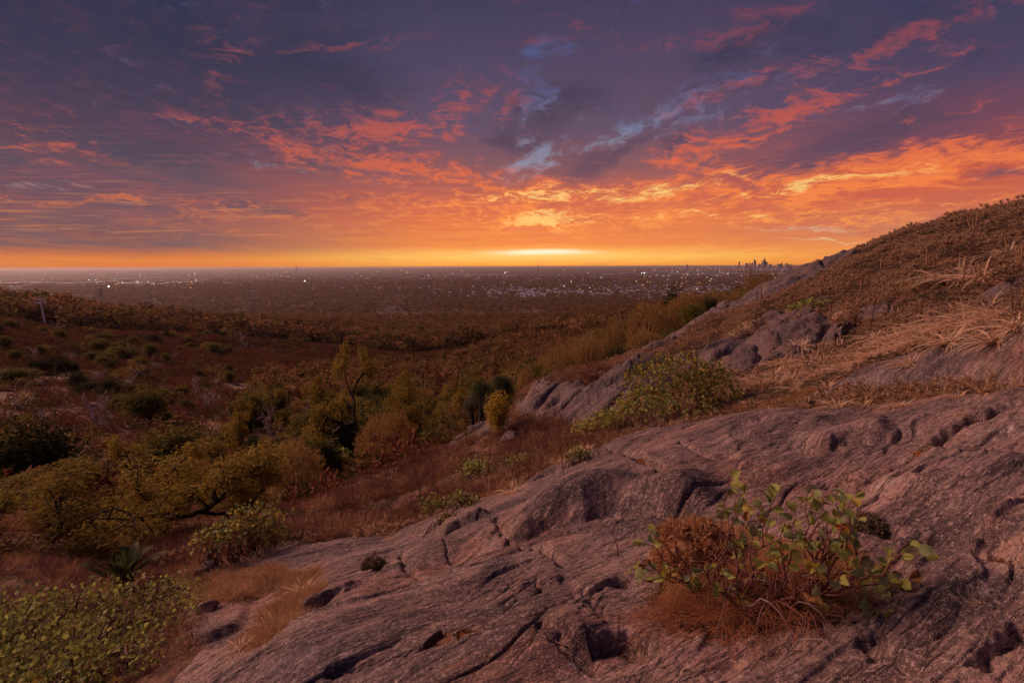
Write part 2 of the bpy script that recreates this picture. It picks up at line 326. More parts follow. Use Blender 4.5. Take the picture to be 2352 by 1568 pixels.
# ------------------------------------------------------------------ cracks and ledges in the slab (picture polyline, depth, width)
CRACKS = [
 ([(1137,1196),(1152,1223),(1170,1247),(1196,1267),(1216,1284),(1260,1290),(1300,1310)], .05, .022),
 ([(915,1274),(955,1327),(997,1354),(1040,1323),(1068,1305)], .05, .03),
 ([(1011,1238),(1040,1270),(1075,1295),(1068,1305)], .03, .02),
 ([(740,1550),(784,1544),(901,1515),(969,1501),(1033,1483),(1122,1462),(1203,1442),(1235,1437),(1317,1398),(1367,1366),(1450,1345)], .055, .028),
 ([(1175,1370),(1228,1345),(1245,1352),(1253,1380)], .05, .02),
 ([(1200,1110),(1233,1098),(1257,1085),(1297,1078),(1360,1050)], .09, .05),
 ([(1331,1037),(1345,1030),(1399,1041),(1467,1037),(1530,1050)], .08, .04),
 ([(1400,1075),(1443,1091),(1487,1112),(1511,1122),(1518,1139)], .09, .05),
 ([(1880,1130),(1912,1113),(2015,1105),(2065,1084),(2115,1051),(2148,1039),(2160,1003),(2230,965),(2352,923)], .10, .05),
 ([(1780,1045),(1825,1051),(1899,1051),(1928,1035),(1966,1030),(2040,1020)], .06, .045),
 ([(1961,1151),(2000,1130),(2023,1112)], .05, .03),
 ([(1960,1246),(2065,1258),(2189,1271),(2272,1287),(2352,1320)], .05, .02),
 ([(1986,1478),(2030,1510),(2090,1565)], .035, .015),
 ([(2230,1570),(2272,1532),(2352,1480)], .06, .03),
 ([(1630,1561),(1680,1525),(1734,1503),(1800,1500)], .02, .012),
 ([(640,1440),(700,1415),(760,1370),(860,1330)], .05, .03),
 ([(1349,1487),(1424,1462),(1459,1473),(1513,1515)], .04, .02),
 ([(1235,1455),(1280,1490),(1331,1501),(1374,1530)], .04, .02),
 ([(1094,1200),(1115,1186),(1138,1186)], .06, .04),
 ([(1290,1330),(1310,1360),(1320,1390)], .02, .01), ([(1420,1300),(1500,1290),(1540,1275)], .02, .015),
 ([(1560,1060),(1640,1080),(1700,1075)], .04, .04), ([(1300,1230),(1380,1215),(1460,1180),(1500,1172)], .03, .02),
 ([(700,1300),(760,1280),(840,1268)], .04, .03), ([(2040,1190),(2120,1170),(2250,1160)], .03, .02), ([(2100,1380),(2200,1390),(2352,1430)], .02, .015),
]
# ledge: going along the line, the ground on its LEFT (far side) stands h higher and eases back over w
LEDGES = [
 ([(1120,1252),(1170,1248),(1213,1235),(1257,1216),(1331,1204),(1390,1180),(1467,1181),(1568,1190),(1680,1175)], .24, .9, .15),
 ([(1010,1240),(1047,1215),(1094,1202),(1138,1190)], .12, .35, .07),
 ([(1235,1457),(1290,1470),(1349,1489),(1424,1464),(1459,1475),(1530,1512)], .055, .28, .03),
 ([(2150,1230),(2272,1262),(2352,1305),(2450,1340)], .10, .5, .04),
 ([(1175,1372),(1228,1347),(1300,1350)], .03, .2, .02),
 ([(1200,1112),(1257,1088),(1297,1080),(1380,1050)], .07, .5, .05),
 ([(1560,1120),(1660,1110),(1760,1120),(1880,1085)], .05, .6, .10),
 ([(1780,1047),(1899,1053),(1966,1032),(2060,1025)], .12, .6, .10),
 ([(1640,1040),(1720,1000),(1850,985),(1960,990)], .05, .6, .09),
 ([(1880,1132),(2015,1107),(2115,1053),(2148,1041)], -.10, .6, .08),
 ([(640,1442),(700,1417),(770,1372),(860,1332)], .08, .5, .05),
 ([(380,1490),(470,1480),(560,1440)], .08, .5, .06),
 ([(740,1552),(901,1517),(1033,1485),(1203,1444),(1317,1400),(1370,1368)], -.04, .4, .03),
]
def _poly3(pts):
    P = np.array([hit(*p)[:2] for p in pts])
    for _ in range(1 if len(P) > 2 else 0):          # round the corners
        P = np.concatenate([P[:1], np.stack([P[:-1]*.75+P[1:]*.25, P[:-1]*.25+P[1:]*.75], 1).reshape(-1, 2), P[-1:]])
    return P
_CR = [(_poly3(p), d, w) for p, d, w in CRACKS]
_CR = [(p, d*1.15, max(w, .030)) for p, d, w in _CR]
_LG = [(_poly3(p), h, w, e) for p, h, w, e in LEDGES]
def polydist(x, y, P):
    best = np.full(x.shape, 1e9); sg = np.zeros(x.shape); tt = np.zeros(x.shape); n = len(P)-1
    for i in range(n):
        ax, ay = P[i]; bx, by = P[i+1]; dx, dy = bx-ax, by-ay; L2 = dx*dx+dy*dy
        t = ((x-ax)*dx+(y-ay)*dy)/L2; tc = np.clip(t, 0, 1)
        qx = x-ax-tc*dx; qy = y-ay-tc*dy; d = np.hypot(qx, qy)
        m = d < best; best = np.where(m, d, best); sg = np.where(m, np.sign(dx*qy-dy*qx), sg); tt = np.where(m, (i+tc)/n, tt)
    return best, sg, tt
# rounded swellings and hollows (column, row, half length, half width, height)
_BW = [(*hit(u, v)[:2], a, b, h) for u, v, a, b, h in [(1400,1120,.9,.45,.10),(1010,1285,.30,.22,-.09),(1075,1262,.22,.22,-.06),(1700,1010,1.2,.5,.10),(1990,1010,.9,.35,.08),(1650,1085,.7,.3,.07),(820,1430,.7,.4,.06),
  (1150,1330,.5,.3,.04),(1450,1400,.35,.25,-.05),(2150,1180,.8,.35,.09),(2060,1130,.5,.2,-.03),(1280,1480,.2,.12,.03),(1420,1490,.25,.12,-.025),(2250,1400,.5,.3,.05),(640,1500,.5,.4,.06),(1050,1215,.35,.18,-.06)]]
FA = math.radians(24)                                   # bearing of the rock's foliation in plan
def rock_detail(x, y, r):
    wx = fbm(x*.8, y*.8, 3, 1)*.5; wy = fbm(x*.8+5, y*.8, 3, 2)*.5
    X, Y = x+wx*.5, y+wy*.5
    a = X*math.cos(FA)+Y*math.sin(FA); b = -X*math.sin(FA)+Y*math.cos(FA)
    h = .10*fbm(a*.35, b*.9, 3, 3)+.045*fbm(a*.8, b*2.0, 3, 8)
    big = fbm(a*.55, b*1.6, 2, 12)
    # long rounded whalebacks separated by narrow clefts
    rg = np.abs(fbm(a*.42+8, b*1.3, 3, 114)); h += -.050*np.exp(-(rg/.018)**1.2)*sst(.0, .4, big)
    rg = np.abs(fbm(a*1.1+3, b*4.2, 3, 21)); h += -.022*np.exp(-(rg/.016))*sst(-.05, .3, fbm(a*.7, b*1.1, 2, 31))
    rg = np.abs(fbm(a*2.6, b*11, 3, 25)); h += -.009*np.exp(-(rg/.025))*sst(-.15, .25, fbm(a*1.5, b*2.1, 2, 35))
    # stepped scales: tilt then drop, across the foliation
    def terrace(t, e): f = np.floor(t); return f+sst(0, e, t-f)-t
    h += .030*terrace(2.6*fbm(a*.55+11, b*1.7, 4, 33)+b*1.1, .16)*sst(-.35, .2, fbm(a*.5, b*.6, 2, 36))
    h += .008*terrace(2.8*fbm(a*1.5+5, b*4.6, 4, 37)+b*3.3, .18)*sst(-.3, .2, fbm(a*.9+5, b*1.3, 2, 38))
    q = b*2.6+fbm(a*.9, b*1.2, 3, 44)*2.6; saw = q-np.floor(q); h += .016*(saw-.5)*sst(.98, .82, saw)*sst(-.2, .4, fbm(a*.6+7, b*.9, 2, 47))
    q = b*11+fbm(a*2, b*3, 3, 54)*3.0; saw = q-np.floor(q); h += .0042*(saw-.5)*sst(1., .86, saw)*sst(-.2, .3, fbm(a*1.1+7, b*2, 2, 57))
    rg = np.abs(fbm(a*5+40, b*30, 2, 61)); h += -.0018*np.exp(-(rg/.08))
    h += .0028*fbm(a*6, b*12, 4, 64)+.0015*fbm(x*28, y*28, 2, 71)
    return h
def near_h(x, y):
    z = base_h(x, y); r = np.hypot(x, y)
    d = np.zeros_like(z)
    for P, h, w, e in _LG:
        m = (np.abs(x-P[:, 0].mean()) < 6) & (np.abs(y-P[:, 1].mean()) < 6)
        if not m.any(): continue
        xx = x[m]+fbm(x[m]*5, y[m]*5, 3, 81)*.035; yy = y[m]+fbm(x[m]*5+3, y[m]*5, 3, 82)*.035
        dd, sg, tt = polydist(xx, yy, P); dd = dd*sg
        ch = P[-1]-P[0]; tc = ((x[m]-P[0, 0])*ch[0]+(y[m]-P[0, 1])*ch[1])/(ch@ch); endf = sst(0, .22, tc)*sst(1, .78, tc)*(.85+.3*fbm(x[m]*2.2, y[m]*2.2, 2, 88)); e = e*1.5
        if h > 0: d[m] += h*sst(-.01, e, dd)*np.exp(-np.maximum(dd-e, 0)/w)*endf - .25*h*np.exp(-(dd/.05)**2)*endf
        else: d[m] += -h*sst(.01, -e, dd)*np.exp(-np.maximum(-dd-e, 0)/w)*endf
    for P, dp, w in _CR:
        m = (np.abs(x-P[:, 0].mean()) < 5) & (np.abs(y-P[:, 1].mean()) < 5)
        if not m.any(): continue
        xx = x[m]+fbm(x[m]*7, y[m]*7, 3, 83)*.05; yy = y[m]+fbm(x[m]*7+3, y[m]*7, 3, 84)*.05
        dd, sg, tt = polydist(xx, yy, P)
        d[m] += -dp*np.exp(-(dd/(w*(.6+.8*sst(0,.5,np.abs(fbm(xx*2,yy*2,2,86))))))**1.5)*sst(0, .04, tt)*sst(1, .96, tt)
    for (bx, by, ra, rb, hh) in _BW:
        X = (x-bx)*math.cos(FA)+(y-by)*math.sin(FA); Y = -(x-bx)*math.sin(FA)+(y-by)*math.cos(FA)
        d += hh*np.exp(-((X/ra)**2+(Y/rb)**2)**1.3)
    rk = rockness(x, y, z)
    det = rock_detail(x, y, r)*sst(.6, 1.5, r)
    far = sst(9, 14, r)
    big = .55*np.abs(fbm((x*math.cos(.5)+y*math.sin(.5))*.16, (-x*math.sin(.5)+y*math.cos(.5))*.5, 4, 95))-.30*np.exp(-(np.abs(fbm((x*math.cos(.9)+y*math.sin(.9))*.12+4, (-x*math.sin(.9)+y*math.cos(.9))*.45, 3, 97))/.05))
    det = det*(1+1.6*far)+big*far
    soil = .05*fbm(x*.9, y*.9, 4, 91)+.03*fbm(x*3.5, y*3.5, 4, 92)+sst(6, 10, r)*.13*fbm(x*1.7, y*1.7, 3, 94)
    return z+d+rk*det+(1-rk)*soil*sst(40, 20, r), rk
def far_h(x, y):
    z = base_h(x, y); r = np.hypot(x, y)
    amp = sst(30, 80, r)*sst(3500, 1500, r)
    z = z+amp*(3.0*fbm(x/70., y/70., 4, 101)*sst(60, 250, r)+5.5*fbm(x/80.+3, y/80., 3, 103)*sst(70, 230, r)+.7*fbm(x/9., y/9., 4, 102)*sst(900, 300, r))
    return z+sst(3000, 9000, r)*6*fbm(x/2500., y/2500., 3, 105)+sst(22000, 40000, r)*(38+70*fbm(np.arctan2(x, y)*9, r/30000., 4, 107))
def ground(x, y):
    x = np.atleast_1d(np.asarray(x, float)); y = np.atleast_1d(np.asarray(y, float)); r = np.hypot(x, y)
    z, _ = near_h(x, y); return np.where(r < 45, z, far_h(x, y))
def ghit(u, v, **k): 
    x, y, z = hit(u, v, **k); return x, y, float(ground(x, y)[0])

# ------------------------------------------------------------------ meshes
def new_obj(name, me, parent=None, mat=None):
    o = bpy.data.objects.new(name, me); COL.objects.link(o)
    if parent is not None: o.parent = parent
    if mat is not None and me is not None and not me.materials: me.materials.append(mat)
    return o
def np_mesh(name, V, F, mat=None, smooth=False, attrs=None):
    """V (n,3), F (m,3|4) -> mesh, fast"""
    me = bpy.data.meshes.new(name); V = np.ascontiguousarray(V, np.float32); F = np.ascontiguousarray(F, np.int32)
    me.vertices.add(len(V)); me.vertices.foreach_set('co', V.ravel())
    k = F.shape[1]; me.loops.add(F.size); me.loops.foreach_set('vertex_index', F.ravel())
    me.polygons.add(len(F)); me.polygons.foreach_set('loop_start', np.arange(0, F.size, k, dtype=np.int32))
    me.polygons.foreach_set('loop_total', np.full(len(F), k, np.int32))
    if smooth: me.polygons.foreach_set('use_smooth', np.ones(len(F), bool))
    for nm, a in (attrs or {}).items():
        at = me.attributes.new(nm, 'FLOAT', 'POINT'); at.data.foreach_set('value', np.ascontiguousarray(a, np.float32))
    me.update(calc_edges=True)
    if mat: me.materials.append(mat)
    return me
def tag(o, label=None, cat=None, group=None, kind=None):
    for k, v in (('label', label), ('category', cat), ('group', group), ('kind', kind)):
        if v: o[k] = v
    return o
def polar(name, r0, r1, nr, na, hf, mat, a0=-66, a1=62, dens=None):
    A = np.radians(np.linspace(a0, a1, na)); t = np.linspace(0, 1, nr)
    R = np.exp(math.log(r0)+(math.log(r1)-math.log(r0))*t) if dens is None else dens(t)
    AA, RR = np.meshgrid(A, R); x = (RR*np.sin(AA)).ravel(); y = (RR*np.cos(AA)).ravel()
    o = hf(x, y); rk = None
    if isinstance(o, tuple): z, rk = o
    else: z = o
    if r0 > 1: z[:na] -= max(.05, r0*.002)
    i = np.arange(na*(nr-1)).reshape(nr-1, na)[:, :-1].ravel()
    F = np.stack([i, i+1, i+1+na, i+na], 1)[:, ::-1]
    me = np_mesh(name, np.stack([x, y, z], 1), F, mat, True, None if rk is None else {'rock': rk})
    ob = new_obj(name, me); ob['kind'] = 'structure'; return ob
# ------------------------------------------------------------------ materials
def mat(name):
    m = bpy.data.materials.new(name); m.use_nodes = True; T = NT(m.node_tree)
    b = T.n.get('Principled BSDF'); b.inputs['Roughness'].default_value = .85
    b.inputs['Specular IOR Level'].default_value = .25
    return m, T, b
def bump(T, b, h, dist, strength=1.0):
    n = T.node('ShaderNodeBump'); n.inputs['Distance'].default_value = dist; n.inputs['Strength'].default_value = strength
    T.put(n.inputs['Height'], h); T.l.new(n.outputs[0], b.inputs['Normal']); return n
def ground_mat():
    m, T, b = mat('granite_and_soil')
    pos = T.node('ShaderNodeNewGeometry').outputs['Position']
    at = T.node('ShaderNodeAttribute', attribute_name='rock').outputs['Fac']
    P = T.mapping(pos, rot=(0, 0, -FA))
    Ps = T.mapping(P, sc=(1, 3.2, 2))
    # rock
    n_big = T.noise(Ps, .7, 5, .6, .4); n_mid = T.noise(Ps, 5, 6, .68, .5); n_fine = T.noise(T.mapping(P, sc=(1, 2.6, 2)), 26, 5, .74)
    grain = T.noise(pos, 130, 3, .8); blt = T.noise(pos, 46, 4, .8)
    c = T.mix(T.sstep(n_big, .36, .64), (.105, .066, .064), (.32, .200, .178))
    c = T.mix(T.m('MULTIPLY', T.sstep(n_mid, .50, .66), .6), c, (.44, .285, .25))
    stain = T.sstep(T.m('ADD', T.noise(T.mapping(P, loc=(3, 1, 0), sc=(1, 2.0, 1)), .85, 6, .68, .9), T.m('MULTIPLY', T.m('SUBTRACT', blt, .5), .22)), .52, .62)
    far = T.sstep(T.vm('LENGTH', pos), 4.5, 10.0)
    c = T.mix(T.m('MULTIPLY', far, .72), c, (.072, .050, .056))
    c = T.mix(T.m('MULTIPLY', stain, .88), c, (.050, .038, .046))
    band = T.noise(T.mapping(P, sc=(.35, 9, 1)), 2.2, 4, .6, .6)
    c = T.mix(T.m('MULTIPLY', T.sstep(band, .54, .64), .32), c, (.085, .052, .056))
    c = T.mix(T.m('MULTIPLY', T.sstep(n_fine, .47, .36), .6), c, (.055, .038, .042))
    c = T.mix(T.m('MULTIPLY', T.sstep(blt, .53, .62), .6), c, (.56, .40, .36)); c = T.mix(T.m('MULTIPLY', T.sstep(blt, .46, .38), .55), c, (.05, .034, .040))
    c = T.mix(T.m('MULTIPLY', T.sstep(grain, .56, .70), .8), c, (.58, .43, .39))
    c = T.mix(T.m('MULTIPLY', T.sstep(grain, .45, .33), .6), c, (.045, .033, .04))
    tone = T.noise(T.mapping(P, loc=(9, 2, 0), sc=(1, 1.8, 1)), .55, 3, .6, .5)
    c = T.mix(T.m('MULTIPLY', T.sstep(tone, .52, .66), .45), c, T.mix(1.0, c, (1.35, .92, .74), 'MULTIPLY'))
    c = T.mix(T.m('MULTIPLY', T.sstep(tone, .48, .36), .6), c, T.mix(1.0, c, (.62, .72, .86), 'MULTIPLY'))
    lich = T.m('MULTIPLY', T.sstep(T.noise(pos, 1.6, 5, .7), .54, .66), T.sstep(T.noise(pos, 17, 5, .8), .50, .62))
    c = T.mix(T.m('MULTIPLY', lich, .75), c, (.50, .43, .43))
    c = T.mix(T.m('MULTIPLY', T.sstep(T.noise(Ps, 3.3, 5, .7), .60, .72), .45), c, (.30, .11, .06))
    cr = T.m('MINIMUM', T.m('ABSOLUTE', T.m('SUBTRACT', T.noise(T.mapping(P, sc=(.6, 5, 2)), 3.0, 5, .58, .3), .5)), T.m('MULTIPLY', T.m('ABSOLUTE', T.m('SUBTRACT', T.noise(T.mapping(P, loc=(4, 4, 0), rot=(0, 0, .22), sc=(.28, 2.6, 1)), 2.0, 4, .5, .2), .5)), 1.6))
    # soil, dead moss and litter
    s1 = T.noise(pos, 1.4, 6, .65, .3); s2 = T.noise(pos, 14, 5, .75); s3 = T.noise(pos, 70, 3, .7)
    s = T.ramp(s1, [(.3, (.11, .05, .034)), (.5, (.22, .098, .058)), (.62, (.32, .155, .085)), (.75, (.17, .09, .06))])
    s = T.mix(T.sstep(s2, .42, .62), T.mix(.6, s, (.04, .02, .015)), s)
    s = T.mix(T.m('MULTIPLY', T.sstep(s3, .55, .7), .6), s, (.36, .2, .12))
    f = T.sstep(T.m('ADD', at, T.m('MULTIPLY', T.m('SUBTRACT', T.noise(pos, 9, 5, .7), .5), .9)), .35, .65)
    c = T.mix(T.m('MULTIPLY', T.sstep(cr, .010, .002), .75), c, (.04, .028, .03)); col = T.mix(f, s, c)
    T.put(b.inputs['Base Color'], col)
    b.inputs['Roughness'].default_value = .72
    crk = T.m('MULTIPLY', T.sstep(cr, .0, .022), 1.0)
    hh = T.m('ADD', T.m('MULTIPLY', n_fine, .35), T.m('ADD', T.m('MULTIPLY', n_mid, .8), T.m('ADD', T.m('MULTIPLY', grain, .10), T.m('MULTIPLY', crk, .22))))
    hs = T.m('ADD', T.m('MULTIPLY', s2, .8), T.m('MULTIPLY', s3, .3))
    hm = T.node('ShaderNodeMix', data_type='FLOAT'); T.put(hm.inputs[0], f); T.put(hm.inputs[2], hs); T.put(hm.inputs[3], hh)
    bump(T, b, hm.outputs[0], .030, .9)
    return m
def valley_mat():
    m, T, b = mat('heath_ground')
    pos = T.node('ShaderNodeNewGeometry').outputs['Position']
    n = T.noise(pos, .05, 6, .6, .5); n2 = T.noise(pos, .4, 5, .7); n3 = T.noise(pos, 2.2, 4, .7)
    c = T.ramp(n, [(.34, (.07, .040, .026)), (.46, (.15, .070, .042)), (.54, (.23, .105, .062)), (.60, (.40, .26, .18)), (.68, (.17, .09, .06))])
    c = T.mix(T.sstep(n2, .40, .56), T.mix(.55, c, (.03, .017, .013)), c)
    c = T.mix(T.m('MULTIPLY', T.sstep(n3, .55, .7), .5), c, (.30, .19, .13))
    T.put(b.inputs['Base Color'], c); bump(T, b, T.m('ADD', n3, n2), .5, .7)
    return m
def plain_mat():
    m, T, b = mat('wooded_plain')
    pos = T.node('ShaderNodeNewGeometry').outputs['Position']
    n = T.noise(pos, .0011, 6, .65, .3); n2 = T.noise(pos, .02, 5, .7)
    c = T.ramp(n, [(.35, (.055, .036, .028)), (.5, (.085, .052, .040)), (.62, (.12, .078, .062)), (.78, (.20, .14, .12))])
    c = T.mix(T.sstep(n2, .38, .6), T.mix(.5, c, (.028, .02, .018)), c)
    T.put(b.inputs['Base Color'], c); bump(T, b, n2, 18, .8)
    return m
M_DUMMY = None
def simple(name, col, var=.35, rough=.8, trans=0.0, scale=3.0, col2=None, objrand=True, spec=.25):
    """leaf / bark / grass material: hue varies from thing to thing and over the surface; trans = share of light let through"""
    m, T, b = mat(name)
    b.inputs['Specular IOR Level'].default_value = spec; b.inputs['Roughness'].default_value = rough
    pos = T.node('ShaderNodeTexCoord').outputs['Object']
    rnd = T.node('ShaderNodeObjectInfo').outputs['Random']
    n = T.noise(pos, scale, 3, .6)
    isl = T.node('ShaderNodeNewGeometry').outputs['Random Per Island']
    c2 = col2 or tuple(x*.45 for x in col)
    c = T.mix(T.m('MULTIPLY', T.m('ADD', T.m('MULTIPLY', isl, .6), T.m('ADD', T.m('MULTIPLY', n, .8), T.m('MULTIPLY', rnd, .5 if objrand else 0))), .6), col, c2)
    hsv = T.node('ShaderNodeHueSaturation'); T.put(hsv.inputs['Color'], c)
    T.put(hsv.inputs['Value'], T.m('ADD', 1-var/2, T.m('MULTIPLY', rnd, var)))
    c = hsv.outputs[0]
    T.put(b.inputs['Base Color'], c)
    if trans:
        tr = T.node('ShaderNodeBsdfTranslucent'); T.put(tr.inputs[0], c)
        mx = T.node('ShaderNodeMixShader'); mx.inputs[0].default_value = trans
        T.l.new(b.outputs[0], mx.inputs[1]); T.l.new(tr.outputs[0], mx.inputs[2])
        T.l.new(mx.outputs[0], T.n['Material Output'].inputs[0])
    return m
def emis(name, col, st):
    m, T, b = mat(name); T.n.remove(b)
    e = T.node('ShaderNodeEmission'); e.inputs[0].default_value = (*col, 1); e.inputs[1].default_value = st
    T.l.new(e.outputs[0], T.n['Material Output'].inputs[0]); m.cycles.emission_sampling = 'NONE'
    return m
M_GROUND = ground_mat(); M_VALLEY = valley_mat(); M_PLAIN = plain_mat()

# ------------------------------------------------------------------ landform meshes
def _dens(t): return (.8**-.5+(13.5**-.5-.8**-.5)*t)**-2
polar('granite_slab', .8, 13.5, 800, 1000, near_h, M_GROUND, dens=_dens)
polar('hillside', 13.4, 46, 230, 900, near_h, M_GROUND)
polar('valley_ground', 45, 1500, 210, 640, far_h, M_VALLEY)
polar('plain', 1480, 100000, 110, 520, far_h, M_PLAIN)
def rear_h(x, y):
    """ground beside and behind the viewer: eases from the right-hand slope round to the left-hand one"""
    r = np.hypot(x, y); a = np.arctan2(x, y) % (2*math.pi); lo, hi = math.radians(60), math.radians(296)
    zr, _ = near_h(r*math.sin(lo), r*math.cos(lo)); zl, _ = near_h(r*math.sin(hi), r*math.cos(hi))
    t = sst(lo, hi, a); z, rk = near_h(x, y); k = np.minimum(sst(lo, lo+.3, a), sst(hi, hi-.3, a))
    return z*(1-k)+(zr*(1-t)+zl*t+.05*fbm(x, y, 4, 151))*k-.004, rk*(1-k)+k
polar('granite_slab_behind', .79, 60, 150, 200, rear_h, M_GROUND, 61, 295)
def foot_h(x, y):
    r = np.hypot(x, y); s = .82/np.maximum(r, .02); zf, _ = near_h(x*s, y*s); z2, _ = rear_h(x*s, y*s); a = np.arctan2(x, y) % (2*math.pi)
    z = np.where((a > math.radians(61)) & (a < math.radians(295)), z2, zf); t = sst(0, .8, r)
    return z*t+(-1.52)*(1-t)-.006, np.ones_like(r)
polar('granite_slab_underfoot', .03, .83, 14, 160, foot_h, M_GROUND, -180, 180)
# ------------------------------------------------------------------ plant geometry kit (all quads)
class MB:
    def __init__(s): s.V = []; s.F = []; s.n = 0
    def add(s, V, F):
        V = np.asarray(V, float).reshape(-1, 3); F = np.asarray(F, int)
        s.V.append(V); s.F.append(F+s.n); s.n += len(V)
    def tube(s, P, R, n=5):
        P = np.asarray(P, float); R = np.asarray(R, float)*np.ones(len(P)); m = len(P)
        D = np.gradient(P, axis=0); D /= np.linalg.norm(D, axis=1)[:, None]+1e-9
        up = np.array([0, 0, 1.]) if abs(D[0, 2]) < .9 else np.array([1., 0, 0])
        A = np.cross(D, up); A /= np.linalg.norm(A, axis=1)[:, None]+1e-9; B = np.cross(D, A)
        t = np.arange(n)*2*math.pi/n
        V = P[:, None]+R[:, None, None]*(np.cos(t)[None, :, None]*A[:, None]+np.sin(t)[None, :, None]*B[:, None])
        i = np.arange(m-1)[:, None]*n; j = np.arange(n)[None]; k = (j+1) % n
        F = np.stack([i+j, i+k, i+n+k, i+n+j], -1).reshape(-1, 4); s.add(V, F)
    def rhomb(s, C, D, L, W, N=None, bend=0.0):
        """narrow leaves: base C, direction D, length L, width W"""
        C = np.asarray(C); n = len(C); D = D/(np.linalg.norm(D, axis=1)[:, None]+1e-9)
        if N is None: N = RNG.normal(size=(n, 3))
        S = np.cross(D, N); S /= np.linalg.norm(S, axis=1)[:, None]+1e-9
        L = (np.ones(n)*L)[:, None]; W = (np.ones(n)*W)[:, None]
        M = C+D*L*.45+np.array([0, 0, bend])*L
        V = np.stack([C, M+S*W*.5, C+D*L, M-S*W*.5], 1); s.add(V, np.arange(n*4).reshape(n, 4))
    def oval(s, C, D, N, L, W):
        """broad rounded leaves, two quads each, cupped along the midrib"""
        n = len(C); D = D/(np.linalg.norm(D, axis=1)[:, None]+1e-9)
        S = np.cross(D, N); S /= np.linalg.norm(S, axis=1)[:, None]+1e-9; U = np.cross(S, D)
        L = (np.ones(n)*L)[:, None]; W = (np.ones(n)*W)[:, None]; q = .10*W
        V = np.stack([C, C+D*L*.3+S*W*.46+U*q, C+D*L*.74+S*W*.40+U*q, C+D*L, C+D*L*.74-S*W*.40+U*q, C+D*L*.3-S*W*.46+U*q], 1)
        b = (np.arange(n)*6)[:, None]
        s.add(V, np.concatenate([b+np.array([0,1,2,3]), b+np.array([0,3,4,5])], 0))
    def blades(s, C, D, L, W, droop, seg=5, up=None):
        """arching strap leaves as tapering strips"""
        n = len(C); t = np.linspace(0, 1, seg+1)
        D = D/(np.linalg.norm(D, axis=1)[:, None]+1e-9); H = D.copy(); H[:, 2] = 0; H /= np.linalg.norm(H, axis=1)[:, None]+1e-9
        L = (np.ones(n)*L)[:, None, None]; W = (np.ones(n)*W)[:, None, None]; dr = (np.ones(n)*droop)[:, None, None]
        P = C[:, None]+D[:, None]*L*t[None, :, None]+L*dr*(H[:, None]*.35-np.array([0, 0, 1.]))*(t**2.2)[None, :, None]
        S = np.stack([-H[:, 1], H[:, 0], np.zeros(n)], 1); S = S+RNG.normal(size=(n, 3))*.35; S /= np.linalg.norm(S, axis=1)[:, None]
        w = (np.minimum(1, .55+t*2)*(1-t**2.2)+.03)[None, :, None]*W*.5
        V = np.stack([P-S[:, None]*w, P+S[:, None]*w], 2).reshape(-1, 3)
        b = (np.arange(n)*2*(seg+1))[:, None]+2*np.arange(seg)[None]
        s.add(V, np.stack([b, b+1, b+3, b+2], -1).reshape(-1, 4))
    def mesh(s, name, mat=None, smooth=False):
        return np_mesh(name, np.concatenate(s.V), np.concatenate(s.F), mat, smooth)
def rdir(n, zmin=-1., zmax=1.):
    z = RNG.uniform(zmin, zmax, n); a = RNG.uniform(0, 2*math.pi, n); q = np.sqrt(1-z*z)
    return np.stack([q*np.cos(a), q*np.sin(a), z], 1)
def grow(p, d, L, r, depth, mb, tips, spread=.6, up=.25, kids=3, crook=.25, ratio=.72, n=5, wind=None, side=5):
    P = [np.array(p, float)]; d = np.array(d, float); R = [r]
    for i in range(n):
        d = d+RNG.normal(size=3)*crook*.5+np.array([0, 0, up*.12])+(0 if wind is None else np.array(wind)*.10)
        d /= np.linalg.norm(d); P.append(P[-1]+d*L/n); R.append(r*(1-.42*(i+1)/n))
    mb.tube(P, R, side)
    if depth == 0:
        tips.append((P[-1], d)); tips.append((P[-3], d)); return
    for k in range(kids):
        q = P[-1] if k == 0 else P[RNG.randint(max(1, n//2), n+1)]
        dd = d+RNG.normal(size=3)*spread; dd[2] += up*.6; dd /= np.linalg.norm(dd)
        grow(q, dd, L*ratio*RNG.uniform(.75, 1.2), r*.58, depth-1, mb, tips, spread, up, kids, crook, ratio, n, wind, 4)
def norm_tree(mbs, H, W, keep=True):
    """scale a plant (several MBs) to height 1, half width .5, base at 0"""
    A = np.concatenate([v for m in mbs for v in m.V]); top = np.percentile(A[:, 2], 99.7); w = np.percentile(np.hypot(A[:, 0], A[:, 1]), 97)
    for m in mbs:
        m.V = [np.stack([v[:, 0]/w*.5*W, v[:, 1]/w*.5*W, v[:, 2]/top*H], 1) for v in m.V]
def make_gum(H=1., W=1., clump=.14, nleaf=60, ll=.035, lw=.008, depth=3, wind=(.5, 0, 0), trunk=.3, flat=.55, kids=3, thick=.028):
    b = MB(); t = []
    d0 = np.array([RNG.normal()*.2, RNG.normal()*.2, 1.])
    grow((0, 0, -.05), d0, trunk, thick, depth, b, t, .62, .3, kids, .35, .78, 5, wind)
    lf = MB(); T = np.array([x[0] for x in t]); k = len(T)
    T = T[RNG.rand(k) > .12]; k = len(T)
    sz = RNG.uniform(.6, 1.3, k)[:, None, None]*clump
    o = rdir(k*nleaf).reshape(k, nleaf, 3)*(RNG.rand(k, nleaf, 1)**.45)*sz; o[..., 2] *= flat
    C = (T[:, None]+o+np.array([0, 0, .25*clump])).reshape(-1, 3)
    D = rdir(k*nleaf, -.9, .35)+np.array(wind)*.7
    lf.rhomb(C, D, RNG.uniform(.6, 1.3, len(C))*ll, lw)
    return b, lf
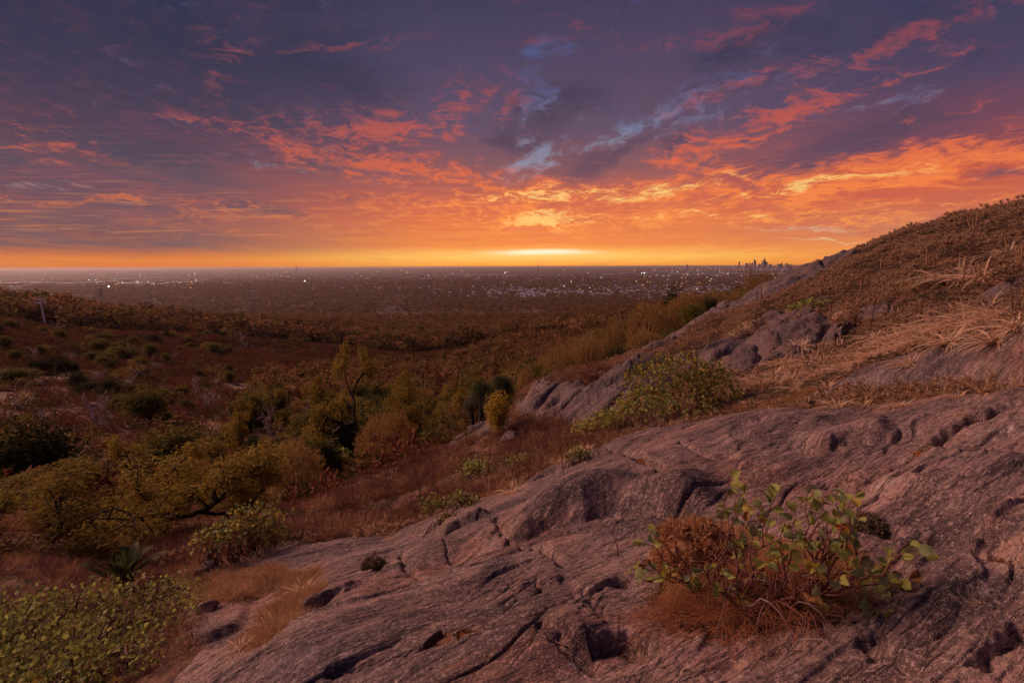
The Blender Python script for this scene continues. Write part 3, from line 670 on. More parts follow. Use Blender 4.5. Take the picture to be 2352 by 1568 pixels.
def make_sheoak(nb=20, ntw=12, ll=.10):
    """rounded crown of fine upright twigs fanning out of a short trunk"""
    b = MB(); lf = MB()
    b.tube([(0, 0, -.05), (.01, 0, .12), (0, .01, .24)], [.035, .03, .026], 6)
    for i in range(nb):
        a = RNG.uniform(0, 2*math.pi); q = RNG.rand()**.6*1.05
        e = np.array([math.cos(a)*math.sin(q)*.42, math.sin(a)*math.sin(q)*.42, .38+.50*math.cos(q)*RNG.uniform(.8, 1.05)])
        s0 = np.array([0, 0, RNG.uniform(.06, .26)]); m = s0*.5+e*.5+np.array([0, 0, -.06])
        P = [s0, s0*.72+m*.3+np.array([0, 0, .02]), m, e*.75+m*.25, e]; b.tube(P, [.013, .010, .008, .005, .003], 4)
        P = np.array(P); tt = RNG.uniform(.35, 1.0, ntw)
        C = np.stack([np.interp(tt, np.linspace(0, 1, 5), P[:, j]) for j in range(3)], 1)+rdir(ntw)*RNG.uniform(.0, .085, (ntw, 1))
        D = (e-s0)/np.linalg.norm(e-s0)+rdir(ntw)*.75+np.array([0, 0, .25])
        for z in range(3):
            lf.rhomb(C+rdir(ntw)*.03, D+rdir(ntw)*.45, RNG.uniform(.5, 1.2, ntw)*ll, .0085)
    n = 3600; d = rdir(n, -.12, 1.); lump = 1+.13*np.sin(d[:, 0]*6+RNG.rand()*6)*np.cos(d[:, 1]*5+RNG.rand()*6)+.10*np.sin(d[:, 2]*9+d[:, 0]*5)
    C = d*(lump*RNG.uniform(.72, 1.02, n))[:, None]*np.array([.40, .40, .52])+np.array([0, 0, .42])
    lf.rhomb(C, d+rdir(n)*.7+np.array([.25, 0, .1]), RNG.uniform(.5, 1.2, n)*.062, .009)
    return b, lf
def make_dead(depth=4, spread=.75, trunk=.42, thick=.048):
    b = MB(); t = []; grow((0, 0, -.05), (.1, 0, 1), trunk, thick, depth, b, t, spread*.85, .40, 3, .34, .72, 5, None, 5)
    return b, None
def make_bushlet(n=130, ll=.16, lw=.09, flat=.8):
    """low-cost rounded shrub: leaf clumps on a lumpy dome"""
    lf = MB(); d = rdir(n, -.15, 1.); lump = 1+.35*np.sin(d[:, 0]*5+RNG.rand()*6)*np.cos(d[:, 1]*5+RNG.rand()*6)
    C = d*(RNG.uniform(.55, 1., n)*lump)[:, None]*np.array([.5, .5, .5*2*flat])
    C[:, 2] = np.maximum(C[:, 2], .0)
    lf.rhomb(C, d+rdir(n)*.8, RNG.uniform(.6, 1.3, n)*ll, lw); return None, lf
def make_farcrown(n=150, ll=.13, lw=.085, bare=False):
    """crown of a tree seen from hundreds of metres: a few lumpy clumps over a thin trunk"""
    b = MB(); lf = MB(); b.tube([(0, 0, -.1), (.02, 0, .3), (0, .02, .6)], [.03, .022, .012], 4)
    k = RNG.randint(5, 9); a = RNG.uniform(0, 6.28, k); q = RNG.uniform(.1, .36, k)
    cc = np.stack([np.cos(a)*q, np.sin(a)*q, RNG.uniform(.42 if bare else .24, .82, k)], 1)
    for c in cc:
        if bare or RNG.rand() < .6: b.tube([(0, 0, .35), c*.6+np.array([0, 0, .1]), c], [.014, .009, .004], 3)
        m = n//k; d = rdir(m, -.5, 1.); R = RNG.uniform(.13, .22)
        lf.rhomb(c+d*R*(RNG.rand(m, 1)**.4)*np.array([1, 1, .72]), d+rdir(m)*.7, RNG.uniform(.6, 1.2, m)*ll, lw)
    return b, lf
def make_tuft(n=46, L=.42, W=.013, droop=.75, lean=.75, seg=5):
    m = MB(); C = np.stack([RNG.normal(size=n)*.035, RNG.normal(size=n)*.035, np.zeros(n)-.02], 1)
    D = rdir(n, .25, 1.); D[:, :2] *= lean*1.3
    m.blades(C, D, RNG.uniform(.55, 1.15, n)*L, RNG.uniform(.7, 1.2, n)*W, RNG.uniform(.35, 1.1, n)*droop, seg); return m
def make_rosettes(k=9, R=.16, n=14, ll=.035, lw=.006, h=.05):
    """cushion of spiky rosettes (resurrection-plant like ground cover)"""
    m = MB(); a = RNG.uniform(0, 6.28, k); q = R*np.sqrt(RNG.rand(k))
    C = np.stack([np.cos(a)*q, np.sin(a)*q, h*(1-(q/R)**2)*RNG.uniform(.5, 1.2, k)], 1)
    CC = np.repeat(C, n, 0); D = rdir(k*n, -.05, 1.)
    m.rhomb(CC, D, RNG.uniform(.7, 1.2, k*n)*ll, lw, bend=.08); return m
def make_twiggy(n=60, H=.4, R=.3):
    """fine dead twigs / wiry dry herbs"""
    m = MB(); C = np.stack([RNG.normal(size=n)*R*.35, RNG.normal(size=n)*R*.35, np.zeros(n)-.02], 1)
    D = rdir(n, .1, 1.); m.rhomb(C, D, RNG.uniform(.4, 1., n)*H, .006)
    C2 = C+D*RNG.uniform(.2, .6, (n, 1))*H
    for z in range(3): m.rhomb(C2+rdir(n)*.02, D+rdir(n)*.9, RNG.uniform(.2, .5, n)*H, .004)
    return m

# ------------------------------------------------------------------ plant materials
M_GUM = simple('gum_leaves', (.42, .30, .055), .5, .8, .45, 2.0, (.18, .13, .035), spec=.1)
M_GUMG = simple('green_leaves', (.24, .20, .045), .4, .8, .4, 2.0, (.10, .09, .028), spec=.1)
M_SHE = simple('sheoak_twigs', (.46, .31, .115), .3, .85, .4, 2.0, (.26, .15, .06), spec=.1)
M_DARKL = simple('dark_leaves', (.080, .080, .028), .5, .8, .3, 2.0, (.032, .034, .016), spec=.1)
M_BARK = simple('dark_bark', (.055, .036, .034), .3, .9, 0, 4.0, (.02, .014, .014))
M_PALEB = simple('bleached_bark', (.62, .47, .43), .25, .8, 0, 4.0, (.34, .24, .22))
M_HEATH = simple('heath_leaves', (.30, .105, .055), .7, .85, .25, 1.0, (.11, .045, .028), spec=.1)
M_HEATHG = simple('heath_green_leaves', (.18, .125, .038), .7, .85, .25, 1.0, (.07, .052, .022), spec=.1)
M_STRAW = simple('straw_blades', (.88, .66, .48), .2, .7, .5, 3.0, (.60, .38, .24))
M_GOLD = simple('golden_grass', (.66, .39, .20), .35, .8, .4, 3.0, (.34, .18, .09))
M_COVER = simple('ground_cover_leaves', (.62, .42, .27), .5, .8, .35, 2.0, (.30, .17, .105), spec=.1)
M_COVERD = simple('ground_cover_grey_leaves', (.30, .215, .14), .4, .8, .35, 2.0, (.11, .08, .055), spec=.1)
M_MAROON = simple('maroon_twigs', (.28, .13, .095), .5, .85, .2, 2.0, (.13, .05, .042), spec=.1)
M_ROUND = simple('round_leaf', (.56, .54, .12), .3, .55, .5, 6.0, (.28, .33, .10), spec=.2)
M_ROUNDD = simple('round_leaf_dark', (.36, .34, .085), .4, .55, .4, 6.0, (.16, .18, .065), spec=.2)  # darker tone of the round leaf, dealt out at random
M_STEM = simple('red_brown_stem', (.26, .10, .075), .3, .6, 0, 8.0, (.11, .055, .05))
M_MOSS = simple('rust_moss', (.38, .115, .020), .4, .95, 0, 14.0, (.14, .045, .014))
M_ORANGE = simple('orange_cushion_leaves', (.64, .36, .20), .3, .8, .4, 3.0, (.36, .18, .09), spec=.1)
M_RUST = simple('rusty_dead_grass', (.52, .215, .10), .4, .8, .3, 3.0, (.22, .085, .05), spec=.1)
M_FROND = simple('cycad_leaflet', (.13, .14, .045), .3, .6, .35, 3.0, (.045, .055, .02), spec=.15)
M_SKIRT = simple('grasstree_blade', (.10, .085, .032), .4, .8, .2, 2.0, (.05, .035, .02))

def prng_mesh(fn, k, name_b, mb_, name_l, ml_, H=1., W=1., fit=True, **kw):
    out = []
    for i in range(k):
        b, l = fn(**kw); L = [x for x in (b, l) if x is not None]
        if fit: norm_tree(L, H, W)
        out.append((b.mesh(name_b, mb_, True) if b else None, l.mesh(name_l, ml_) if l else None))
    return out
def make_wide(**k):
    b, l = make_gum(**k); return b, l
PR = {
 'wide': prng_mesh(make_gum, 4, 'trunk', M_BARK, 'crown', M_GUM, H=1., W=1.7, nleaf=80, ll=.021, lw=.007, depth=4, kids=3, clump=.070, trunk=.24, thick=.030, wind=(.35, 0, -.25), flat=.5),
 'gum': prng_mesh(make_gum, 4, 'trunk', M_BARK, 'crown', M_GUM, nleaf=130, ll=.024, lw=.010, depth=3, kids=3, clump=.095, flat=.6),
 'bush': prng_mesh(make_gum, 3, 'trunk', M_BARK, 'crown', M_GUMG, nleaf=110, ll=.036, lw=.015, depth=2, kids=4, clump=.15, trunk=.15, wind=(.1, 0, 0), flat=.8),
 'dark': prng_mesh(make_gum, 3, 'trunk', M_BARK, 'crown', M_DARKL, nleaf=110, ll=.036, lw=.015, depth=2, kids=4, clump=.15, trunk=.2, wind=(0, 0, 0), flat=.8),
 'sheoak': prng_mesh(make_sheoak, 4, 'trunk', M_BARK, 'crown', M_SHE),
 'dead': prng_mesh(make_dead, 5, 'trunk', M_PALEB, '', None),
 'pale': prng_mesh(make_gum, 3, 'trunk', M_PALEB, 'crown', M_GUM, nleaf=26, ll=.035, lw=.010, depth=3, kids=3, clump=.10, wind=(.2, 0, 0)),
}
def plant(kind, name, x, y, z, h, w, label, cat, group=None, i=None, rz=None, tilt=0.0, crown_mat=None):
    if kind == 'wide': w = w/1.7
    if kind == 'dead': w = w*.72
    b, l = PR[kind][RNG.randint(len(PR[kind])) if i is None else i % len(PR[kind])]
    e = new_obj(name, None); e.location = (x, y, z); e.scale = (w, w, h)
    e.rotation_euler = (0, tilt, RNG.uniform(0, 6.28) if rz is None else rz)
    if b: new_obj('trunk', b, e)
    if l:
        o = new_obj('crown', l, e)
        if crown_mat: o.material_slots[0].link = 'OBJECT'; o.material_slots[0].material = crown_mat
    return tag(e, label, cat, group)
def at(u, vb, vt, wpx, r=None):
    """place by picture column: base where the ground shows at vb (or at distance r), height up to row vt, width in picture px"""
    a, s = azs(float(u), float(vb))
    if r is None: x, y, z = hit(u, vb, far_h if vb < 1080 and u < 1100 or vb < 700 else None); r = math.hypot(x, y)
    # keep the bearing of the top row, so that the plant stands upright under it
    a2, st = azs(float(u), float(vt)); x, y = r*math.sin(a2), r*math.cos(a2); z = float(ground(x, y)[0])
    h = max(.3, float(st)*r-z); w = wpx/FP*r/max(.55, math.cos(a2))*.93
    return x, y, z, h, w
# ------------------------------------------------------------------ labels that name a neighbour
LM = {'gully': [(345,1120,'the big spreading gum'),(80,1200,'the crooked gum at the left edge'),(515,1050,'the yellow tipped gum'),(817,900,'the tall bare trunked gum'),(672,1070,'the leftmost she-oak'),(862,1010,'the paired she-oaks'),(1210,870,'the outcrop nose'),
   (1286,830,'the broad leaning she-oak'),(1412,775,'the small domed she-oak'),(1488,740,'the largest she-oak'),(1577,700,'the dark leaning tree'),(1690,690,'the bare rock ridge'),(617,980,'the tallest bleached tree'),(1105,905,'the grass trees'),(630,850,'the pale limbed gum'),
   (497,865,'the track'),(985,910,'the gums left of the grass trees'),(1000,860,'the far bend of the gully'),(740,940,'the dim gully gum'),(560,1150,'the grey leaved bush'),(200,1160,'the gap behind the left gums'),(1100,820,'the brown slope above the grass trees'),(900,870,'the head of the gully')],
 'band': [(1565,880,'the leafy bush'),(1790,880,'the hollow'),(1870,893,'the tip of the dark slab'),(1900,800,'the lower bend of the band'),(1985,830,'the middle of the band'),(2060,790,'the upper bend of the band'),(2150,760,'the biggest tufts'),(2290,760,'the right edge'),(1730,850,'the outcrop foot'),(2215,715,'the ground cover above the band'),(2000,880,'the crest of the dark slab'),(2100,830,'the steep side of the dark slab')],
 'shrub': [(1570,1420,'the pale crusted stone'),(1640,1425,'the left moss'),(1700,1420,'the left stems'),(1740,1435,'the front moss'),(1790,1410,'the root crown'),(1845,1432,'the right moss'),(1900,1420,'the grey dead twigs'),(1950,1430,'the right hanging sprig'),(1620,1400,'the orange moss'),(1870,1400,'the inner grass')],
 'stalk': [(1640,800,'the leafy bush'),(1790,800,'the hollow'),(1880,730,'the shrubs on the rock'),(1985,700,'the bend of the tuft band'),(2110,680,'the biggest tufts'),(2245,580,'the highest tufts'),(2330,660,'the right edge'),(1305,960,'the outcrop foot'),(1120,1000,'the dark wedge boulder'),(975,1050,'the dark angular boulder'),(560,1270,'the grey leaved bush')],
 'town': [(330,650,'the bright left strip'),(200,650,'the leaning power pole'),(60,650,'the left edge'),(450,645,'the left distant pylon'),(1045,630,'the centre of the plain'),(1150,632,'the glow'),(1500,627,'the floodlit yard'),(1640,628,'the dark leaning tree'),(1740,625,'the city towers'),(1820,628,'the rock ridge'),(1420,630,'the suburb lights'),(980,642,'the faint distant poles')],
 'slope': [(860,1137,'the dark angular boulder'),(1034,1074,'the pale stone'),(1060,1150,'the green sprigs'),(1170,1018,'the dark wedge boulder'),(950,1180,'the thin upright tuft'),(1120,1120,'the bright tufts'),(900,1220,'the slab rim'),(1190,1065,'the right green shrub'),(800,1160,'the shadowed edge'),(1000,1165,'the loose green shrub')]}
USED = set()
def autolabel(kind, u, v, where, sizes, size):
    adj = sizes[min(len(sizes)-1, int(size*len(sizes)))]; L = sorted(LM[where], key=lambda q: math.hypot(q[0]-u, (q[1]-v)*1.6))
    for n, (a, b, ph) in enumerate(L[:5]):
        du, dv = u-a, (v-b)*1.6; far = 'well ' if math.hypot(du, dv) > 70 else 'just '
        d = ('right of' if du > 0 else 'left of') if abs(du) > 2.2*abs(dv) else ('below' if dv > 0 else 'above') if abs(dv) > 2.2*abs(du) else ('below and ' if dv > 0 else 'above and ')+('right of' if du > 0 else 'left of')
        for f in (far, ''):
            s = f'{adj} {kind} {f}{d} {ph}'
            if s not in USED: USED.add(s); return s
    return f'{adj} {kind} among others around {L[0][2]}'
SZ = ['tiny', 'small', 'middling', 'large', 'tall']
# ------------------------------------------------------------------ trees one can point at
HERO = []
def T(kind, name, spec, label, cat, group=None, **k):
    x, y, z, h, w = at(*spec); HERO.append((spec[0], spec[1], spec[2], spec[3], math.hypot(x, y))); return plant(kind, name, x, y, z, h, w, label, cat, group, **k)
T('wide', 'gum_tree', (345, 1252, 1018, 400, 11.2), 'big spreading olive gum tree with dark forked limbs at lower left of the gully', 'tree', rz=.3, i=0)
T('wide', 'gum_tree', (80, 1345, 1075, 330, 9.4), 'crooked olive gum tree cut by the left edge of the photo', 'tree', i=1, rz=1)
T('wide', 'gum_tree', (215, 1240, 1052, 190, 12.5), 'smaller olive gum tree just left of the big spreading one', 'tree', i=2)
T('gum', 'gum_tree', (515, 1140, 958, 135, 19), 'gum tree crown with yellow green tips poking up behind the big spreading one', 'tree', i=3)
T('wide', 'gum_tree', (30, 1200, 1110, 200, 15), 'low olive gum tree behind the crooked one at the left edge', 'tree', i=2)
T('wide', 'gum_tree', (455, 1215, 1090, 170, 14), 'dark leafy gum tree in the hollow between the big spreading gum and the grey bush', 'tree', i=1)
T('gum', 'gum_tree', (570, 1180, 1075, 130, 17), 'olive gum tree tucked under the right flank of the big spreading gum', 'tree', i=3)
T('gum', 'gum_tree', (817, 1010, 805, 250, 40), 'tall gum tree with long bare dark trunk standing in the middle of the gully', 'tree', i=0, rz=2)
T('gum', 'gum_tree', (900, 1000, 848, 190, 42), 'gum tree with thin crown right of the tall one in the gully', 'tree', i=1)
T('gum', 'gum_tree', (985, 985, 852, 190, 38), 'gum tree left of the dark grass trees', 'tree', i=2)
T('gum', 'gum_tree', (740, 1020, 872, 180, 44), 'dim olive gum tree left of the tall one in the gully', 'tree', i=3)
T('gum', 'gum_tree', (1045, 985, 895, 110, 30), 'thin gum sapling close behind the grass trees on their left', 'tree', i=3)
SO = [((672, 1130, 1010, 118, 21), 'pale rounded she-oak alone at the foot of the reddish slope, leftmost of the she-oaks'),
      ((862, 1085, 948, 108, 25), 'rounded she-oak in the gully, front one of the pair above the reddish slope'),
      ((903, 1070, 928, 90, 29), 'rounded she-oak in the gully, rear one of the pair above the reddish slope'),
      ((1210, 905, 836, 62, 33), 'small rounded she-oak just above the nose of the rock outcrop'),
      ((1286, 870, 788, 95, 35), 'she-oak with broad leaning crown above the outcrop, second from its nose'),
      ((1350, 850, 770, 72, 37), 'rounded she-oak above the outcrop, third from its nose'),
      ((1412, 820, 736, 72, 38), 'small domed she-oak above the outcrop between two larger groups'),
      ((1488, 800, 692, 112, 40), 'largest feathery she-oak beside the dark tree on the ridge side'),
      ((1545, 770, 688, 70, 42), 'feathery she-oak right behind the largest one'),
      ((1578, 750, 666, 88, 44), 'feathery she-oak right of the dark leaning tree'),
      ((1640, 735, 664, 92, 45), 'broad feathery she-oak nearing the bare rock ridge'),
      ((1690, 715, 668, 60, 46), 'last small she-oak touching the bare rock ridge'),
      ((1765, 690, 622, 78, 48), 'thin she-oak peeping over the rock ridge in front of the city'),
      ((1800, 680, 640, 44, 50), 'low rusty she-oak peeping over the rock ridge at its foot')]
for s, l in SO: T('sheoak', 'sheoak_tree', s, l, 'tree', 'she-oaks along the rock outcrop')
T('dark', 'dark_tree', (1527, 760, 648, 56, 47), 'small dark tree with leaning trunk standing above the she-oaks', 'tree', tilt=.15)
T('pale', 'bare_topped_tree', (1742, 690, 613, 56, 52), 'half bare tree with upright twigs over the rock ridge left of the city towers', 'tree', crown_mat=M_SHE)
T('bush', 'yellow_sapling', (1144, 1062, 902, 78, 13.4), 'yellow leaved sapling with slim crooked trunk above the dark wedge boulder', 'tree', crown_mat=simple('yellow_leaves', (.55, .40, .06), .2, .7, .5, 3, (.32, .21, .04)), i=1)
for s, l in [((617, 1022, 922, 84), 'tallest bleached dead tree with pale forked trunk beside the dark gully'), ((229, 992, 915, 62), 'bleached dead tree with two pale limbs, right one of a close pair'),
             ((205, 972, 900, 60), 'bleached dead tree with wide bare twigs, left one of a close pair'), ((88, 968, 935, 26), 'short pinkish dead stump with broken arms'),
             ((233, 884, 846, 34), 'grey dead tree with bare crown half way up the left hillside'), ((450, 905, 862, 40), 'small bleached dead tree alone on red heath'),
             ((350, 766, 738, 24), 'little bleached tree in the green scrub on the ridge'), ((555, 800, 760, 30), 'bleached bare tree on the skyline of the red ridge'),
             ((650, 885, 858, 26), 'fallen looking white dead tree at the edge of the dark wood'), ((480, 945, 900, 50), 'purple grey bare tree low on the red heath'),
             ((75, 830, 795, 26), 'bare grey tree beside the dark clump of shrubs'), ((610, 775, 745, 30), 'pale bare tree in the scrub behind the red ridge')]:
    T('dead', 'dead_tree', s, l, 'dead tree', 'bleached dead trees')
for s, l in [((40, 938, 868, 74), 'pale forked trunk under a brown crown at the far left'), ((497, 888, 836, 50), 'pale trunked tree with thin crown near the track'),
             ((287, 893, 828, 62), 'pink stemmed tree with broad brown crown in mid hillside'), ((630, 880, 828, 70), 'tall pale limbed gum at the left edge of the dark gully wood'),
             ((700, 955, 900, 70), 'pale limbed tree inside the gully wood'), ((520, 965, 925, 40), 'half bare tree beside the stony wash')]:
    T('pale', 'pale_trunk_tree', s, l, 'tree', 'pale trunked gums on the far hillside')
for s, l in [((340, 970, 892, 64), 'solitary green tree with straight black trunk on the lower hillside'), ((283, 824, 790, 66), 'flat topped brown tree in the middle of the left hillside'),
             ((36, 882, 843, 46), 'dark flat topped tree at the left edge of the hillside')]:
    T('bush', 'umbrella_tree', s, l, 'tree')
DK = [((98,858,822,34), 'dark green shrub at the left end of the dark clump'), ((118,850,815,30), 'dark green shrub second from left in the dark clump'), ((133,848,814,30), 'tallest dark shrub in the dark clump'),
      ((148,862,825,28), 'dark shrub in front of the dark clump'), ((163,858,826,30), 'dark green shrub at the right end of the dark clump'), ((188,905,876,36), 'rounded dark bush below the dark clump'), ((243,905,868,34), 'dark bush around the grey dead tree'),
      ((334,875,846,30), 'dark round bush right of the pink stemmed tree'), ((265,850,828,26), 'dark bush under the flat topped tree'), ((395,782,758,22), 'dark bush on the ridge scrub edge'), ((398,930,915,22), 'tiny dark bush on lower red heath')]
for s, l in DK: T('dark', 'dark_bush', s, l, 'bush', 'dark bushes on the left hillside')
GB = [((215,830,804,28), 'yellow green bush right of the dark clump'), ((238,840,816,26), 'green bush just under the yellow green one'), ((330,905,880,34), 'green bush above the solitary tree'), ((300,905,880,40), 'wide green bush beside the pink stemmed tree'),
      ((365,920,890,34), 'green shrub right of the solitary tree'), ((500,812,788,30), 'rounded green bush in the middle of the pale track patch'), ((478,806,792,22), 'low green bush left of the one on the pale track patch'), ((525,812,792,20), 'low green bush right of the one on the pale track patch'),
      ((245,780,766,20), 'small green shrub near the ridge with rusty neighbours'), ((200,790,772,22), 'small green shrub left of the rusty ones'), ((385,835,810,18), 'slim green shrub beside the thin track'), ((282,935,905,40), 'dull green bush on the lower hillside between dead trees'),
      ((690,905,880,30), 'olive bush at the edge of the gully wood')]
for s, l in GB: T('bush', 'green_bush', s, l, 'bush', 'green bushes on the left hillside')

# ------------------------------------------------------------------ woods: individuals nearest, the far rest as one mass
GULLY = [(560,1092),(540,1030),(545,960),(600,880),(700,868),(900,850),(1050,835),(1180,785),(1500,705),(1900,640),(1900,700),(1700,800),(1450,850),(1260,900),(1190,960),(1010,1050),(860,1120),(700,1190),(300,1215),(-600,1200),(-500,1120),(0,1115),(300,1085)]
# small set: the wood
def cand(n, r0, r1, p=1.0, a0=-52, a1=50):
    a = np.radians(RNG.uniform(a0, a1, n)); r = (r0**(2*p)+(r1**(2*p)-r0**(2*p))*RNG.rand(n))**(1/(2*p))
    x = r*np.sin(a); y = r*np.cos(a); return x, y, r
def thin(x, y, d):
    """greedy spacing on a grid of cell d"""
    c = np.floor(x/d).astype(int)*100003+np.floor(y/d).astype(int); _, i = np.unique(c, return_index=True); return i
def ridge_r(x, y, k): return np.exp(np.interp(np.arctan2(x, y), AZG, LR[k]))
def dressed(lo, hi, d, n, inside):
    x, y, r = cand(n, lo, hi); i = thin(x, y, d); x, y, r = x[i], y[i], r[i]
    z = np.where(r < 45, base_h(x, y), far_h(x, y)); u, v = proj(x, y, z); m = inside(x, y, r, u, v); return x[m], y[m], z[m], r[m], u[m], v[m]
crest = lambda x, y: ridge_r(x, y, 8)
fx, fy, fz, fr, fu, fv = dressed(19, 320, 3.3, 70000, lambda x, y, r, u, v: inpoly(u+14*fbm(x/7, y/7, 2, 5), v, GULLY) & (r > crest(x, y)*1.18) & (r < ridge_r(x, y, 13)) & (u < 1840) & (RNG.rand(len(x)) < np.where(r < 110, .92, .80)))
o = np.argsort(fr); vis = (fu[o] > -60) & (fu[o] < 2400) & (fz[o]+7 > -1e9)
o = o[vis]
KL = {'gum': ('gum_tree', 'olive gum'),
      'dark': ('dark_tree', 'dark leaved tree'), 'bush': ('green_bush', 'green bushy tree'),
      'sheoak': ('sheoak_tree', 'brownish feathery tree'), 'pale': ('pale_trunk_tree', 'pale limbed tree')}
kinds = ['gum', 'gum', 'dark', 'bush', 'sheoak', 'gum', 'dark', 'pale', 'bush']
NIND = 300
for j in o[:NIND]:
    k = kinds[RNG.randint(len(kinds))]; r = fr[j]
    h = RNG.uniform(3.2, 5.5)*(0.75 if r < 35 else 1.); h *= 1+.35*sst(90, 200, r)
    if r < crest(fx[j], fy[j])*1.9: h *= .7
    vmin = np.interp(fu[j], [900, 1100, 1300, 1500, 1640, 1760, 1840], [830, 850, 775, 700, 668, 645, 632])
    while h > 1. and proj(fx[j], fy[j], fz[j]+h)[1] < vmin: h *= .85
    tv = proj(fx[j], fy[j], fz[j]+h)[1]
    if any(fr[j] < q[4]+.5 and abs(fu[j]-q[0]) < q[3]*.5+h*.5/fr[j]*FP*.7 and tv < q[1]-.35*(q[1]-q[2]) and q[4] < 130 for q in HERO):
        k = 'bush' if k in ('gum', 'pale') else k; h = min(h, RNG.uniform(.9, 1.5)*(1+.012*fr[j])); tv = proj(fx[j], fy[j], fz[j]+h)[1]; h = max(h, 1.01)
    if h <= 1. or proj(fx[j], fy[j], fz[j]+h)[1] < vmin: continue
    plant(k, KL[k][0], fx[j], fy[j], fz[j]-.2, h, h*RNG.uniform(.9, 1.35), autolabel(KL[k][1], fu[j], proj(fx[j], fy[j], fz[j]+h)[1], 'gully', SZ, np.clip((h/fr[j]*FP-20)/110, 0, .99)), 'tree', 'trees of the gully wood')
rest = o[NIND:]

LM['hill'] = [(105,745,'the leaning power pole'),(130,850,'the dark clump of shrubs'),(283,805,'the flat topped tree'),(287,870,'the pink stemmed tree'),(217,945,'the pair of bleached trees'),(340,930,'the solitary black trunked tree'),(450,885,'the small bleached tree'),(497,865,'the track'),(500,805,'the pale track patch'),
 (245,780,'the rusty shrubs'),(550,780,'the red skyline'),(40,900,'the left edge trunk'),(617,980,'the tallest bleached tree'),(700,800,'the end of the red ridge'),(400,1000,'the lower red heath'),(90,1000,'the grassy lower left slope'),(800,830,'the head of the gully'),(350,750,'the green ridge scrub')]
bx_, by_, bz_, br_, bu_, bv_ = dressed(70, 300, 9, 4000, lambda x, y, r, u, v: (u < 900) & (u > -40) & ~inpoly(u, v, GULLY) & (r < ridge_r(x, y, 13)*1.02) & (fbm(x/35, y/35, 3, 27)+RNG.normal(size=len(x))*.25 > .12))
for j in range(min(95, len(bx_))):
    k = ['bush', 'bush', 'dark', 'pale', 'dead', 'gum', 'sheoak'][RNG.choice(7, p=[.28, .1, .2, .1, .12, .12, .08])]; h = RNG.uniform(1.2, 3.6)*(1+.4*(br_[j] > 180))
    nm = {'bush': ('green_bush', 'olive bush', 'bush'), 'dark': ('dark_bush', 'dark bush', 'bush'), 'pale': ('pale_trunk_tree', 'pale limbed tree', 'tree'), 'dead': ('dead_tree', 'bare grey tree', 'dead tree'), 'gum': ('gum_tree', 'olive gum', 'tree'), 'sheoak': ('sheoak_tree', 'brown feathery bush', 'bush')}[k]
    plant(k, nm[0], bx_[j], by_[j], bz_[j]-.1, h, h*RNG.uniform(.9, 1.6), autolabel(nm[1], bu_[j], bv_[j], 'hill', ['tiny', 'small', 'middling', 'large'], (h-1.2)/3.6), nm[2], 'scattered bushes and trees of the left hillside')
# geometry-nodes mass: points carry scale, turn and kind
def mass(name, pts, scl, idx, protos, label=None, sq=None, mats=None):
    """one object whose points each bear one of several little plants"""
    n = len(pts); me = bpy.data.meshes.new(name); me.vertices.add(n); me.vertices.foreach_set('co', np.ascontiguousarray(pts, np.float32).ravel())
    for nm, dt, a in (('s', 'FLOAT', scl), ('q', 'FLOAT', scl if sq is None else sq), ('rz', 'FLOAT', RNG.uniform(0, 6.28, n)), ('k', 'INT', idx)):
        at_ = me.attributes.new(nm, dt, 'POINT'); at_.data.foreach_set('value', np.ascontiguousarray(a, np.int32 if dt == 'INT' else np.float32))
    ob = new_obj(name, me); ob['kind'] = 'stuff'
    if label: ob['label'] = label
    g = bpy.data.node_groups.new(name, 'GeometryNodeTree')
    g.interface.new_socket('Geometry', in_out='INPUT', socket_type='NodeSocketGeometry'); g.interface.new_socket('Geometry', in_out='OUTPUT', socket_type='NodeSocketGeometry')
    N = g.nodes; Lk = g.links; gi = N.new('NodeGroupInput'); go = N.new('NodeGroupOutput')
    jn = N.new('GeometryNodeJoinGeometry')
    for q in protos:
        oi = N.new('GeometryNodeObjectInfo'); oi.inputs['Object'].default_value = q; oi.inputs['As Instance'].default_value = True
        Lk.new(oi.outputs['Geometry'], jn.inputs[0])
    iop = N.new('GeometryNodeInstanceOnPoints'); iop.inputs['Pick Instance'].default_value = True
    def attr(nm, t):
        a = N.new('GeometryNodeInputNamedAttribute'); a.data_type = t; a.inputs['Name'].default_value = nm; return a.outputs['Attribute']
    cx = N.new('ShaderNodeCombineXYZ'); Lk.new(attr('s', 'FLOAT'), cx.inputs[0]); Lk.new(cx.inputs[0].links[0].from_socket, cx.inputs[1]); Lk.new(attr('q', 'FLOAT'), cx.inputs[2])
    cr = N.new('ShaderNodeCombineXYZ'); Lk.new(attr('rz', 'FLOAT'), cr.inputs[2])
    e2r = N.new('FunctionNodeEulerToRotation'); Lk.new(cr.outputs[0], e2r.inputs[0])
    m2p = N.new('GeometryNodeMeshToPoints')
    Lk.new(gi.outputs[0], m2p.inputs[0]); Lk.new(m2p.outputs[0], iop.inputs['Points']); Lk.new(jn.outputs[0], iop.inputs['Instance'])
    Lk.new(attr('k', 'INT'), iop.inputs['Instance Index']); Lk.new(e2r.outputs[0], iop.inputs['Rotation']); Lk.new(cx.outputs[0], iop.inputs['Scale'])
    Lk.new(iop.outputs[0], go.inputs[0]); md = ob.modifiers.new('scatter', 'NODES'); md.node_group = g
    return ob
